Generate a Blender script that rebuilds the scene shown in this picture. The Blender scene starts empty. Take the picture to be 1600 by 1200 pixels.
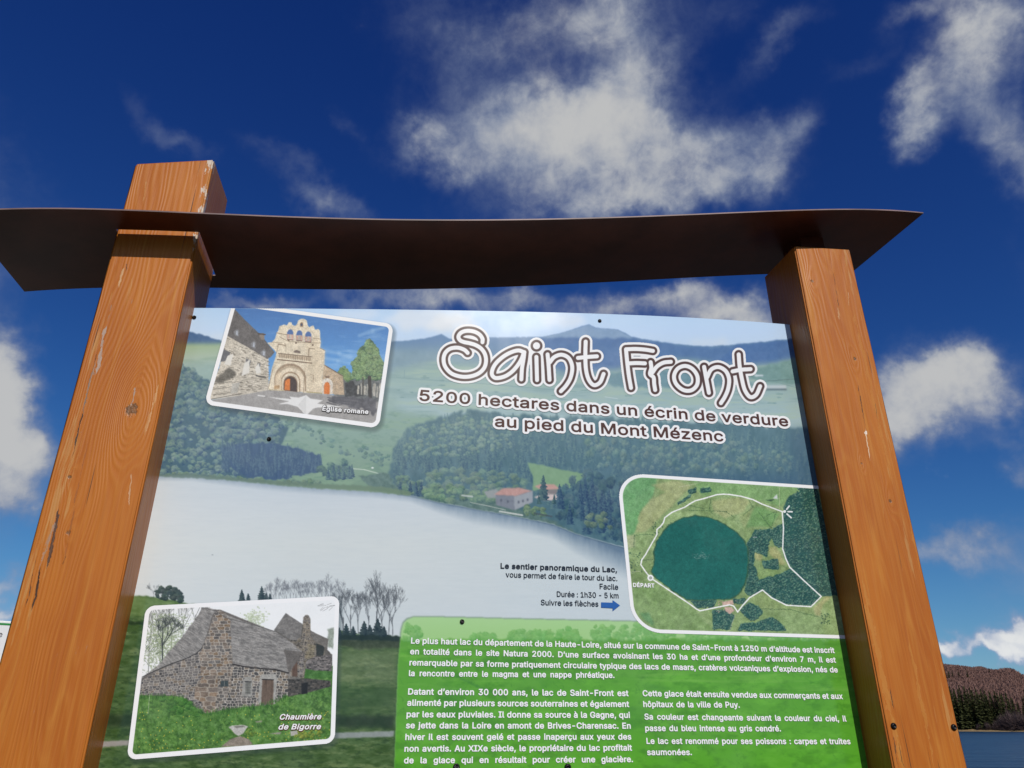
import bpy, bmesh, math, random
import numpy as np
from mathutils import Matrix, Vector

random.seed(7)
rng = np.random.default_rng(7)
scene = bpy.context.scene
COL = scene.collection
R = math.radians

# ------------------------------------------------------------------ camera
F = 1200.0                      # focal length in pixels of a 1600 x 1200 frame
PITCH = R(23.8)
CAM = Vector((0, 0, 1.6))
RIGHT = np.array([1.0, 0, 0])
FWD = np.array([0, math.cos(PITCH), math.sin(PITCH)])
UP = np.array([0, -math.sin(PITCH), math.cos(PITCH)])
cam_data = bpy.data.cameras.new('camera')
cam = bpy.data.objects.new('camera', cam_data)
COL.objects.link(cam)
cam.location = CAM
cam.rotation_euler = (math.pi/2 + PITCH, 0, 0)
cam_data.sensor_width = 36
cam_data.lens = F/1600*36
cam_data.clip_start = 0.02
cam_data.clip_end = 20000
scene.camera = cam

def ray(px, py):                # world direction seen at a pixel of the photograph
    return (px-800)*RIGHT + (600-py)*UP + F*FWD

# frame of the sign: its own axes, measured from the photograph's vanishing points
_Z = np.array([4, 2516., -1200]); _Z /= np.linalg.norm(_Z)
_X = np.array([8214., -616, -1200]); _X -= _Z*(_X@_Z); _X /= np.linalg.norm(_X)
_Y = np.cross(_Z, _X)
def cam2world(v): return v[0]*RIGHT + v[1]*UP - v[2]*FWD
SX, SY, SZ = cam2world(_X), cam2world(_Y), cam2world(_Z)
S = 1.27                        # metres per unit of the sign frame
ORG = np.array([0.17, 1.056, -1.6/S])
def ratio(px, py):
    d = ray(px, py)
    return (d@SX)/(d@SY), (d@SZ)/(d@SY)
def loc(x, y, z):               # sign frame units -> metres local to the sign's Empty
    return ((x-ORG[0])*S, (y-ORG[1])*S, (z-ORG[2])*S)
SIGN_M = Matrix((( SX[0], SY[0], SZ[0], 0), (SX[1], SY[1], SZ[1], 0), (SX[2], SY[2], SZ[2], 0), (0, 0, 0, 1)))
_o = ORG[0]*SX*S + ORG[1]*SY*S + ORG[2]*SZ*S + np.array(CAM)
SIGN_M.translation = Vector(_o)

# ------------------------------------------------------------------ light
sun_dir = 0.17*SX - 1.0*SY + 0.78*SZ
sun_dir /= np.linalg.norm(sun_dir)
SUN_EL = math.asin(sun_dir[2]); SUN_AZ = math.atan2(sun_dir[0], sun_dir[1])
sun_data = bpy.data.lights.new('sun', 'SUN')
sun_data.energy = 3.5
sun_data.angle = R(0.53)
sun_data.color = (1.0, 0.95, 0.88)
sun = bpy.data.objects.new('sun', sun_data)
COL.objects.link(sun)
sun.rotation_euler = Vector(sun_dir).to_track_quat('Z', 'Y').to_euler()
sun.location = (3, -6, 9)

world = bpy.data.worlds.new('World')
scene.world = world
world.use_nodes = True
wt = world.node_tree
wt.nodes.clear()
def N(tree, kind, **kw):
    n = tree.nodes.new(kind)
    for k, v in kw.items():
        setattr(n, k, v)
    return n
def math_node(tree, op, a, b=None, c=None, clamp=False):
    n = tree.nodes.new('ShaderNodeMath'); n.operation = op; n.use_clamp = clamp
    for i, v in enumerate((a, b, c)):
        if v is None: continue
        if isinstance(v, (int, float)): n.inputs[i].default_value = v
        else: tree.links.new(v, n.inputs[i])
    return n.outputs[0]
def vmath(tree, op, a, b=None, scale=None):
    n = tree.nodes.new('ShaderNodeVectorMath'); n.operation = op
    for i, v in enumerate((a, b)):
        if v is None: continue
        if hasattr(v, 'is_linked'): tree.links.new(v, n.inputs[i])
        else: n.inputs[i].default_value = tuple(v)
    if scale is not None: n.inputs['Scale'].default_value = scale
    return n
def mixc(tree, fac, a, b, mode='MIX'):
    n = tree.nodes.new('ShaderNodeMix'); n.data_type = 'RGBA'; n.blend_type = mode
    for sock, v in ((n.inputs[0], fac), (n.inputs[6], a), (n.inputs[7], b)):
        if isinstance(v, (int, float)): sock.default_value = v
        elif isinstance(v, tuple): sock.default_value = v if len(v) == 4 else (*v, 1)
        else: tree.links.new(v, sock)
    return n.outputs[2]
def maprange(tree, v, a, b, c=0.0, d=1.0, smooth=True):
    n = tree.nodes.new('ShaderNodeMapRange')
    n.interpolation_type = 'SMOOTHSTEP' if smooth else 'LINEAR'
    tree.links.new(v, n.inputs[0])
    for i, q in enumerate((a, b, c, d)): n.inputs[i+1].default_value = q
    return n.outputs[0]
def noise(tree, vec, scale, detail=4, rough=0.5, dist=0.0):
    n = tree.nodes.new('ShaderNodeTexNoise')
    n.inputs['Scale'].default_value = scale; n.inputs['Detail'].default_value = detail
    n.inputs['Roughness'].default_value = rough; n.inputs['Distortion'].default_value = dist
    if vec is not None: tree.links.new(vec, n.inputs['Vector'])
    return n.outputs[0], n.outputs[1]

# clouds: soft banks given by direction, elevation over azimuth, broken up with fractal noise
# (direction pixel x, y, half width, half height, rotation in degrees, weight)
CLOUDS = [
 (890,225,170,70,0,1.15),(840,195,110,60,0,.5),(1000,245,100,55,0,.55),(960,170,90,60,0,.55),(985,70,65,120,-8,.62),(940,10,100,50,0,.55),(1030,110,60,60,0,.3),
 (740,120,110,70,20,.34),(690,40,100,60,0,.26),(830,60,90,60,0,.32),(660,225,60,26,10,.42),(720,255,90,30,-15,.4),
 (1110,255,75,40,-10,.62),(1215,225,55,32,35,.62),(1160,285,70,30,0,.4),(930,318,190,40,0,.55),(1030,315,110,30,0,.4),
 (475,290,85,30,-20,.40),(520,318,60,26,0,.32),(262,200,80,22,-25,.25),(310,225,60,22,-30,.20),(540,205,30,18,-60,.24),(425,230,70,22,-20,.2),
 (1500,45,56,60,10,.68),(1535,130,56,74,10,.72),(1580,215,46,55,0,.66),(1422,165,34,42,-15,.95),(1405,215,30,34,-40,.75),(1425,15,50,26,0,.50),(1560,30,60,50,0,.42),(1600,270,30,40,0,.5),(1460,130,40,40,0,.3),
 (1205,90,70,26,35,.24),(1240,55,60,22,20,.18),(1330,105,70,24,0,.2),(1135,30,60,40,0,.2),
 (1400,605,85,62,0,1.15),(1430,655,95,45,0,.95),(1505,580,55,48,0,.85),(1455,570,50,36,0,.7),(1560,620,40,40,0,.32),(1590,740,26,34,0,.72),(1575,690,50,16,0,.30),
 (1490,858,85,22,0,.66),(1445,880,60,20,0,.5),(1530,885,70,14,0,.3),
 (1487,1020,26,12,0,1.0),(1592,1006,42,15,14,1.2),(1540,1032,90,11,0,.62),(1600,1030,60,10,0,.6),(1450,1026,40,12,0,.8),(1660,1010,60,26,0,.9),
 (5,530,42,55,0,1.05),(36,590,40,50,0,.95),(-20,650,60,80,0,1.2),(30,690,54,44,0,.85),(85,715,56,40,0,.6),(15,765,44,40,0,1.0),(70,770,30,20,0,.3),(4,905,26,20,0,.8),(0,955,40,20,0,1.0),
 (410,465,100,18,0,.55),(560,468,60,18,0,.45),(690,468,95,32,0,.85),(830,465,50,26,0,.55),(955,470,90,32,0,.85),(1130,478,80,34,0,.95),(1050,445,60,20,0,.5),(1190,500,50,24,0,.6),
 (-250,300,220,200,0,.7),(-300,800,200,120,0,.9),(1850,400,160,160,0,.8),(1800,900,200,80,0,.8),(500,-300,260,120,0,.7),(1400,-400,300,150,0,.8),
]
tc = N(wt, 'ShaderNodeTexCoord')
D = vmath(wt, 'NORMALIZE', tc.outputs['Generated']).outputs[0]
n1, n1c = noise(wt, D, 3.2, 3, .5)
warp = vmath(wt, 'SCALE', vmath(wt, 'SUBTRACT', n1c, (.5, .5, .5)).outputs[0], scale=.07).outputs[0]
n2c = noise(wt, D, 14, 4, .55)[1]
warp2 = vmath(wt, 'SCALE', vmath(wt, 'SUBTRACT', n2c, (.5, .5, .5)).outputs[0], scale=.075).outputs[0]
n4c = noise(wt, D, 42, 4, .6)[1]
warp3 = vmath(wt, 'SCALE', vmath(wt, 'SUBTRACT', n4c, (.5, .5, .5)).outputs[0], scale=.028).outputs[0]
Dw = vmath(wt, 'ADD', vmath(wt, 'ADD', vmath(wt, 'ADD', D, warp).outputs[0], warp2).outputs[0], warp3).outputs[0]
total = None
for (px, py, a, b, rot, w) in CLOUDS:
    c = ray(px, py); dist = np.linalg.norm(c); c = c/dist
    u = np.cross(c, np.array([0, 0, 1.0])); u /= np.linalg.norm(u)
    v = np.cross(u, c)
    cr, sr = math.cos(R(rot)), math.sin(R(rot))
    u, v = u*cr + v*sr, v*cr - u*sr
    off = vmath(wt, 'SUBTRACT', Dw, tuple(c)).outputs[0]
    qu = vmath(wt, 'DOT_PRODUCT', off, tuple(u*dist/a)).outputs['Value']
    qv = vmath(wt, 'DOT_PRODUCT', off, tuple(v*dist/b)).outputs['Value']
    q = math_node(wt, 'ADD', math_node(wt, 'MULTIPLY', qu, qu), math_node(wt, 'MULTIPLY', qv, qv))
    fo = vmath(wt, 'DOT_PRODUCT', D, tuple(c)).outputs['Value']
    g = math_node(wt, 'EXPONENT', math_node(wt, 'MULTIPLY', q, -1.1))
    g = math_node(wt, 'MULTIPLY', g, math_node(wt, 'GREATER_THAN', fo, 0.3))
    g = math_node(wt, 'MULTIPLY', g, w)
    total = g if total is None else math_node(wt, 'ADD', total, g)
fb1 = noise(wt, D, 9, 9, .60, .3)[0]
fb2 = noise(wt, D, 34, 7, .62, .4)[0]
fb3 = noise(wt, D, 90, 4, .6, .2)[0]
detail_n = math_node(wt, 'ADD', math_node(wt, 'MULTIPLY', math_node(wt, 'SUBTRACT', fb1, .5), 1.6),
                  math_node(wt, 'ADD', math_node(wt, 'MULTIPLY', math_node(wt, 'SUBTRACT', fb2, .5), .85), math_node(wt, 'MULTIPLY', math_node(wt, 'SUBTRACT', fb3, .5), .25)))
grain = math_node(wt, 'ADD', .12, math_node(wt, 'MULTIPLY', total, 1.0, clamp=True))
dens_in = math_node(wt, 'ADD', total, math_node(wt, 'MULTIPLY', detail_n, grain))
density = math_node(wt, 'MULTIPLY', maprange(wt, dens_in, .04, 1.22), .96)

sky = N(wt, 'ShaderNodeTexSky', sky_type='NISHITA', sun_disc=False)
sky.sun_elevation = SUN_EL
sky.sun_rotation = SUN_AZ
sky.altitude = 1250
sky.air_density = 1.0; sky.dust_density = 0.3; sky.ozone_density = 2.0
sky_tint = mixc(wt, 1.0, sky.outputs[0], (0.50, 0.80, 1.0), 'MULTIPLY')
sp_ = N(wt, 'ShaderNodeSeparateColor'); wt.links.new(sky_tint, sp_.inputs[0])
cb_ = N(wt, 'ShaderNodeCombineColor')
for i_, (A_, g_) in enumerate(((2.49, 1.76), (1.46, 1.61), (.90, 1.12))):      # deep mountain blue of a thin, dry sky
    x_ = math_node(wt, 'MULTIPLY', math_node(wt, 'POWER', math_node(wt, 'MULTIPLY', sp_.outputs[i_], .1), g_), A_*(1.0, 1.05, 1.09)[i_])
    wt.links.new(math_node(wt, 'DIVIDE', math_node(wt, 'MULTIPLY', x_, 10), math_node(wt, 'ADD', 1, math_node(wt, 'MULTIPLY', x_, (1.6, 1.05, .5)[i_]))), cb_.inputs[i_])
sky_col = cb_.outputs[0]
SKY_STRENGTH = 0.10
cl_shade = noise(wt, D, 5, 5, .6)[0]
lit = math_node(wt, 'ADD', dens_in, math_node(wt, 'MULTIPLY', math_node(wt, 'SUBTRACT', cl_shade, .5), 2.2))
cl_col = mixc(wt, maprange(wt, lit, .25, 1.7), (1.9, 2.4, 3.6), (5.3, 5.35, 5.35))
elev = N(wt, 'ShaderNodeSeparateXYZ'); wt.links.new(D, elev.inputs[0])
bright = maprange(wt, elev.outputs[2], 0.03, .22, 1.55, 1.0)
cl_col2 = vmath(wt, 'MULTIPLY', cl_col, (1, 1, 1)); 
cs = N(wt, 'ShaderNodeVectorMath', operation='SCALE'); wt.links.new(cl_col2.outputs[0], cs.inputs[0]); wt.links.new(bright, cs.inputs['Scale'])
final = mixc(wt, density, sky_col, cs.outputs[0])
# sunlit white cloud bank behind the viewer, near the sun: it is what the glossy board mirrors
c_ = ray(520, 600); c_ = c_-2*(c_@SY)*SY; dist_ = np.linalg.norm(c_); c_ = c_/dist_
u_ = np.cross(c_, np.array([0, 0, 1.0])); u_ /= np.linalg.norm(u_); v_ = np.cross(u_, c_)
off = vmath(wt, 'SUBTRACT', Dw, tuple(c_)).outputs[0]
qu = vmath(wt, 'DOT_PRODUCT', off, tuple(u_*dist_/330)).outputs['Value']; qv = vmath(wt, 'DOT_PRODUCT', off, tuple(v_*dist_/150)).outputs['Value']
q = math_node(wt, 'ADD', math_node(wt, 'MULTIPLY', qu, qu), math_node(wt, 'MULTIPLY', qv, qv))
g = math_node(wt, 'MULTIPLY', math_node(wt, 'EXPONENT', math_node(wt, 'MULTIPLY', q, -1.0)), math_node(wt, 'GREATER_THAN', vmath(wt, 'DOT_PRODUCT', D, tuple(c_)).outputs['Value'], .2))
final = mixc(wt, maprange(wt, math_node(wt, 'ADD', g, math_node(wt, 'MULTIPLY', detail_n, .35)), .1, .8), final, (11.0, 10.8, 10.6))
bg = N(wt, 'ShaderNodeBackground'); bg.inputs['Strength'].default_value = SKY_STRENGTH
wt.links.new(final, bg.inputs['Color'])
wo = N(wt, 'ShaderNodeOutputWorld'); wt.links.new(bg.outputs[0], wo.inputs['Surface'])
world.cycles.sampling_method = 'MANUAL'
world.cycles.sample_map_resolution = 512

scene.view_settings.view_transform = 'Standard'
scene.view_settings.look = 'None'
scene.view_settings.exposure = 0.0
scene.view_settings.gamma = 1.0

# ------------------------------------------------------------------ helpers
def tag(o, label=None, cat=None, group=None, kind=None):
    if label: o['label'] = label
    if cat: o['category'] = cat
    if group: o['group'] = group
    if kind: o['kind'] = kind
    return o
def mesh_obj(name, verts, faces, mat, parent=None, smooth=False):
    me = bpy.data.meshes.new(name)
    me.from_pydata([tuple(v) for v in verts], [], [tuple(f) for f in faces])
    me.update()
    if smooth: me.polygons.foreach_set('use_smooth', [True]*len(me.polygons))
    if mat: me.materials.append(mat)
    o = bpy.data.objects.new(name, me); COL.objects.link(o)
    if parent: o.parent = parent
    return o
def bm_obj(name, bm, mat, parent=None, smooth=False):
    me = bpy.data.meshes.new(name)
    bm.to_mesh(me); bm.free()
    if smooth: me.polygons.foreach_set('use_smooth', [True]*len(me.polygons))
    if mat: me.materials.append(mat)
    o = bpy.data.objects.new(name, me); COL.objects.link(o)
    if parent: o.parent = parent
    return o
def empty(name, m):
    o = bpy.data.objects.new(name, None); COL.objects.link(o)
    if isinstance(m, Matrix): o.matrix_world = m
    else: o.location = m
    o.empty_display_size = .2
    return o
def new_mat(name):
    m = bpy.data.materials.new(name); m.use_nodes = True
    t = m.node_tree; p = t.nodes['Principled BSDF']
    return m, t, p
def simple_mat(name, col, rough=.6, spec=.5, metal=0.0, var=0.0, vscale=30):
    m, t, p = new_mat(name)
    p.inputs['Roughness'].default_value = rough
    p.inputs['Specular IOR Level'].default_value = spec
    p.inputs['Metallic'].default_value = metal
    if var:
        c = N(t, 'ShaderNodeTexCoord')
        f = noise(t, c.outputs['Object'], vscale, 5, .6)[0]
        lo = tuple(x*(1-var) for x in col); hi = tuple(min(1, x*(1+var)) for x in col)
        t.links.new(mixc(t, maprange(t, f, .3, .7), lo, hi), p.inputs['Base Color'])
    else:
        p.inputs['Base Color'].default_value = (*col, 1)
    return m
def lin(c):
    c = np.asarray(c, float)/255.0
    return np.where(c <= .04045, c/12.92, ((c+.055)/1.055)**2.4)

# ------------------------------------------------------------------ materials of the sign
def wood_material(name, knots, cracks_side, chip_top, hw, hd, ztop, seed, lines=()):
    m, t, p = new_mat(name)
    tcn = N(t, 'ShaderNodeTexCoord'); o = tcn.outputs['Object']
    sep = N(t, 'ShaderNodeSeparateXYZ'); t.links.new(o, sep.inputs[0])
    x, y, z = sep.outputs
    def mapped(sx, sy, sz, ofs=0):
        mp = N(t, 'ShaderNodeMapping'); t.links.new(o, mp.inputs[0])
        mp.inputs['Scale'].default_value = (sx, sy, sz); mp.inputs['Location'].default_value = (seed+ofs, seed*1.7, seed*.3)
        return mp.outputs[0]
    # annual rings: distance field of a long wobbly cone, bent round the knots
    wob = noise(t, mapped(7, 7, 1.1), 1, 3, .5)[0]
    ringv = math_node(t, 'ADD', math_node(t, 'MULTIPLY', x, 2.6), math_node(t, 'MULTIPLY', wob, .8))
    ringv = math_node(t, 'ADD', ringv, math_node(t, 'MULTIPLY', y, 3.0))
    knot_total = None
    for (kx, kz, kr) in knots:
        dx = math_node(t, 'MULTIPLY', math_node(t, 'SUBTRACT', x, kx), 1/kr)
        dz = math_node(t, 'MULTIPLY', math_node(t, 'SUBTRACT', z, kz), 1/(kr*3.0))
        q = math_node(t, 'ADD', math_node(t, 'MULTIPLY', dx, dx), math_node(t, 'MULTIPLY', dz, dz))
        g = math_node(t, 'EXPONENT', math_node(t, 'MULTIPLY', q, -.18))
        ringv = math_node(t, 'ADD', ringv, math_node(t, 'MULTIPLY', g, .30 if kr > .01 else .07))
        dz2 = math_node(t, 'MULTIPLY', math_node(t, 'SUBTRACT', z, kz), 1/(kr*1.25))
        q2 = math_node(t, 'ADD', math_node(t, 'MULTIPLY', dx, dx), math_node(t, 'MULTIPLY', dz2, dz2))
        kn = noise(t, mapped(260, 260, 170, 3), 1, 3, .6)[0]
        core = maprange(t, math_node(t, 'ADD', q2, math_node(t, 'MULTIPLY', math_node(t, 'SUBTRACT', kn, .5), 2.2)), .75, .15)
        knot_total = core if knot_total is None else math_node(t, 'MAXIMUM', knot_total, core)
    wave = math_node(t, 'SINE', math_node(t, 'MULTIPLY', ringv, 190))
    wave = math_node(t, 'MULTIPLY', math_node(t, 'ADD', wave, 1), .5)
    fibre = noise(t, mapped(320, 320, 9), 1, 4, .6)[0]
    streak = noise(t, mapped(60, 60, 2.2), 1, 4, .6)[0]
    blot = noise(t, mapped(9, 9, 3.0), 1, 4, .55)[0]
    base = mixc(t, maprange(t, blot, .3, .72), (.395, .108, .011), (.48, .150, .015))
    base = mixc(t, math_node(t, 'MULTIPLY', math_node(t, 'POWER', wave, 3.0), .20), base, (.55, .225, .038))
    fine = noise(t, mapped(520, 520, 4.5, 21), 1, 3, .6)[0]
    base = mixc(t, math_node(t, 'MULTIPLY', maprange(t, fine, .50, .62), .16), base, (.58, .24, .042))
    base = mixc(t, math_node(t, 'MULTIPLY', maprange(t, fine, .46, .36), .18), base, (.27, .080, .014))
    base = mixc(t, math_node(t, 'MULTIPLY', maprange(t, fibre, .42, .25), .30), base, (.30, .085, .018))
    base = mixc(t, math_node(t, 'MULTIPLY', maprange(t, streak, .56, .70), .36), base, (.58, .26, .045))
    # sun-worn stripes where the stain has gone thin
    side = maprange(t, math_node(t, 'MULTIPLY', x, cracks_side), hw*.15, hw*.75)
    wear = noise(t, mapped(70, 70, 5.0, 9), 1, 6, .65)[0]
    wearm = maprange(t, math_node(t, 'ADD', wear, math_node(t, 'MULTIPLY', side, .10)), .66, .74)
    base = mixc(t, math_node(t, 'MULTIPLY', wearm, .45), base, (.55, .32, .11))
    # drying cracks
    cr = noise(t, mapped(150, 150, 2.6, 5), 1, 2, .5)[0]
    crz = noise(t, mapped(14, 14, 4.0, 7), 1, 2, .5)[0]
    crm = math_node(t, 'MULTIPLY', maprange(t, cr, .665, .70), maprange(t, math_node(t, 'ADD', crz, math_node(t, 'MULTIPLY', side, .12)), .56, .62))
    base = mixc(t, math_node(t, 'MULTIPLY', crm, .85), base, (.05, .030, .018))
    grey = maprange(t, noise(t, mapped(110, 110, 12, 12), 1, 5, .7)[0], .69, .75)
    base = mixc(t, math_node(t, 'MULTIPLY', grey, .55), base, (.30, .25, .21))
    if knot_total is not None:
        kc = mixc(t, kn, (.02, .012, .008), (.33, .15, .05))
        base = mixc(t, math_node(t, 'MULTIPLY', knot_total, .92), base, kc)
    wig = math_node(t, 'MULTIPLY', math_node(t, 'SUBTRACT', noise(t, mapped(3, 3, 26, 31), 1, 5, .7)[0], .5), .010)
    brk = noise(t, mapped(120, 120, 30, 33), 1, 4, .7)[0]
    for (xa, za, xb, zb, wd, lc, am) in lines:          # splits and scuffs along the grain
        fz = math_node(t, 'DIVIDE', math_node(t, 'SUBTRACT', z, za), zb-za)
        lx = math_node(t, 'ADD', math_node(t, 'MULTIPLY_ADD', fz, xb-xa, xa), wig)
        dd = math_node(t, 'ABSOLUTE', math_node(t, 'SUBTRACT', x, lx))
        inr = math_node(t, 'MULTIPLY', maprange(t, fz, -.02, .12), maprange(t, fz, 1.02, .85))
        wdn = math_node(t, 'MULTIPLY', math_node(t, 'MULTIPLY', inr, wd), maprange(t, brk, .38, .66, .15, 1.6))
        lm_ = math_node(t, 'MULTIPLY', math_node(t, 'MULTIPLY', math_node(t, 'LESS_THAN', dd, wdn), math_node(t, 'LESS_THAN', y, 0.0)), am)
        base = mixc(t, lm_, base, lc)
        crm = math_node(t, 'MAXIMUM', crm, math_node(t, 'MULTIPLY', lm_, .6))
    # chipped arrises
    ex = math_node(t, 'SUBTRACT', hw, math_node(t, 'ABSOLUTE', x)); ey = math_node(t, 'SUBTRACT', hd, math_node(t, 'ABSOLUTE', y))
    edge = math_node(t, 'MAXIMUM', ex, ey)
    chipn = noise(t, mapped(45, 45, 22, 2), 1, 5, .7)[0]
    if chip_top:
        topm = maprange(t, z, ztop-.26, ztop-.16)
        rightm = maprange(t, x, .0, hw*.6)
        wid = math_node(t, 'ADD', .002, math_node(t, 'MULTIPLY', math_node(t, 'MULTIPLY', topm, rightm), .010))
    else:
        wid = .002
    em = math_node(t, 'MULTIPLY', math_node(t, 'LESS_THAN', edge, math_node(t, 'MULTIPLY', wid, math_node(t, 'MULTIPLY', chipn, 1.9)) if chip_top else math_node(t, 'MULTIPLY', chipn, .005)),
                   maprange(t, chipn, .46, .52))
    base = mixc(t, math_node(t, 'MULTIPLY', em, .8), base, (.66, .60, .50))
    t.links.new(base, p.inputs['Base Color'])
    p.inputs['Roughness'].default_value = .38
    t.links.new(maprange(t, fibre, .2, .8, .30, .50), p.inputs['Roughness'])
    p.inputs['Specular IOR Level'].default_value = .32
    h = math_node(t, 'ADD', math_node(t, 'MULTIPLY', fibre, .25), math_node(t, 'MULTIPLY', wave, .30))
    h = math_node(t, 'SUBTRACT', h, math_node(t, 'MULTIPLY', crm, 1.6))
    if knot_total is not None: h = math_node(t, 'SUBTRACT', h, math_node(t, 'MULTIPLY', knot_total, math_node(t, 'MULTIPLY', kn, 2.0)))
    bp = N(t, 'ShaderNodeBump'); bp.inputs['Strength'].default_value = .35; bp.inputs['Distance'].default_value = .002
    t.links.new(h, bp.inputs['Height']); t.links.new(bp.outputs[0], p.inputs['Normal'])
    return m

def print_material(name):
    m, t, p = new_mat(name)
    a = N(t, 'ShaderNodeAttribute'); a.attribute_name = 'ink'
    c = N(t, 'ShaderNodeTexCoord')
    g = noise(t, c.outputs['Object'], 7, 4, .6)[0]
    col = mixc(t, math_node(t, 'MULTIPLY', maprange(t, g, .45, .8), .05), a.outputs['Color'], (.55, .55, .52))
    dust = noise(t, c.outputs['Object'], 420, 2, .5)[0]
    col = mixc(t, math_node(t, 'MULTIPLY', maprange(t, dust, .74, .80), .25), col, (.5, .48, .44))
    t.links.new(col, p.inputs['Base Color'])
    t.links.new(maprange(t, g, .3, .7, .12, .18), p.inputs['Roughness'])
    p.inputs['Specular IOR Level'].default_value = .40
    return m
M_print = print_material('printed_sheet')
def ink_mat(name, col, rough=.35): return simple_mat(name, col, rough, .35)
M_white_ink = ink_mat('white_ink', (.80, .80, .79))
M_brown_ink = ink_mat('brown_ink', (.085, .045, .033))
M_grey_ink = ink_mat('grey_ink', (.075, .078, .085))
M_blue_ink = ink_mat('blue_ink', (.012, .10, .36))
M_dark_ink = ink_mat('dark_shadow_ink', (.03, .03, .025))
M_metal = simple_mat('brown_sheet_metal', (.090, .028, .017), .36, .35, 0.0, .35, 7)
M_screw = simple_mat('black_screw', (.012, .011, .012), .35, .6, .6)
M_edge = simple_mat('panel_edge', (.05, .06, .08), .5)

# ------------------------------------------------------------------ the sign
sign = empty('information_sign', SIGN_M)
tag(sign, 'large wooden framed information board with lake photograph under a wavy brown metal roof', 'information board')

def knot_at(cx, px, py, r):
    a, b = ratio(px, py)
    return ((a-cx)*S, (b-ORG[2])*S, r)
def post(name, x0, x1, y0, y1, ztops, knots, side, chip, seed, scars=()):
    cx, cy = (x0+x1)/2, (y0+y1)/2
    hw, hd = (x1-x0)/2*S, (y1-y0)/2*S
    zb = -1.6/S - .25
    bm = bmesh.new()
    low = [bm.verts.new((sx*hw, sy*hd, (zb-ORG[2])*S)) for sx, sy in ((-1, -1), (1, -1), (1, 1), (-1, 1))]
    top = [bm.verts.new((sx*hw, sy*hd, (zt-ORG[2])*S)) for (sx, sy), zt in zip(((-1, -1), (1, -1), (1, 1), (-1, 1)), ztops)]
    bm.faces.new(low[::-1]); bm.faces.new(top)
    for i in range(4):
        j = (i+1) % 4
        bm.faces.new((low[i], low[j], top[j], top[i]))
    bmesh.ops.bevel(bm, geom=[e for e in bm.edges], offset=.004, segments=3, affect='EDGES')
    m = wood_material(name+'_stained_wood', knots(cx, cy), side, chip, hw, hd, (max(ztops)-ORG[2])*S, seed, [knot_at(cx, *a_, 0)[:2]+knot_at(cx, *b_, 0)[:2]+tuple(r_) for a_, b_, *r_ in scars])
    o = bm_obj('post', bm, m, sign, True)
    o.location = ((cx-ORG[0])*S, (cy-ORG[1])*S, 0)
    o.data.polygons.foreach_set('use_smooth', [True]*len(o.data.polygons))
    return o
PL0, PL1, PR0, PR1 = -.4235, -.311, .656, .7625
left_post = post('left', PL0, PL1, 1.0, 1.117, (.813, .838, .850, .826),
    lambda cx, cy: [knot_at(cx, 206, 640, .013), knot_at(cx, 107, 832, .004), knot_at(cx, 109, 745, .0035)], -1, True, 3.3,
    (((166, 508), (150, 585), .0024, (.42, .36, .30), .7), ((153, 545), (112, 715), .0011, (.03, .02, .014), .9), ((150, 560), (128, 650), .0024, (.30, .24, .19), .55),
     ((92, 795), (74, 890), .0017, (.05, .035, .028), .85), ((86, 815), (62, 890), .0020, (.34, .28, .23), .5), ((66, 880), (50, 955), .0012, (.03, .02, .014), .9), ((58, 870), (40, 950), .0008, (.04, .025, .016), .8), ((104, 868), (98, 882), .0010, (.03, .02, .014), .8),
     ((249, 600), (224, 682), .0020, (.64, .38, .17), .5), ((212, 605), (204, 636), .0022, (.40, .34, .28), .7), ((193, 418), (186, 450), .0016, (.62, .42, .22), .6), ((198, 412), (196, 425), .0008, (.06, .04, .03), .8),
     ((205, 740), (202, 790), .0010, (.66, .48, .3), .5), ((228, 280), (224, 318), .0010, (.58, .34, .14), .4), ((136, 690), (96, 900), .0010, (.25, .09, .03), .5)))
left_post['label'] = 'taller post whose chipped top rises through the roof'
right_post = post('right', PR0, PR1, 1.0, 1.112, (.7875, .793, .800, .796),
    lambda cx, cy: [knot_at(cx, 1269, 439, .005), knot_at(cx, 1336, 561, .0045), knot_at(cx, 1391, 783, .004), knot_at(cx, 1346, 724, .0025)], 1, False, 8.1,
    (((1297, 400), (1313, 490), .0007, (.06, .035, .02), .85), ((1309, 480), (1312, 500), .0022, (.62, .40, .2), .5), ((1340, 600), (1353, 672), .0008, (.05, .03, .018), .9), ((1352, 668), (1360, 722), .0009, (.80, .66, .46), .7), ((1353, 673), (1355, 679), .0026, (.85, .78, .66), .9),
     ((1367, 630), (1371, 655), .0008, (.06, .035, .02), .8), ((1325, 455), (1327, 478), .0010, (.7, .5, .3), .6), ((1390, 1075), (1396, 1110), .0008, (.05, .03, .018), .85), ((1395, 1150), (1404, 1200), .0012, (.06, .04, .025), .8), ((1403, 1160), (1413, 1200), .0010, (.06, .04, .025), .8), ((1330, 470), (1398, 770), .0035, (.54, .24, .045), .3), ((1370, 560), (1440, 900), .0030, (.55, .25, .05), .3), ((1345, 900), (1410, 1200), .0050, (.56, .27, .06), .35), ((1420, 1000), (1460, 1200), .0030, (.58, .28, .06), .3)))
for po in (left_post, right_post):
    wn = po.modifiers.new('weighted_normals', 'WEIGHTED_NORMAL'); wn.weight = 100; wn.keep_sharp = False

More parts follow.
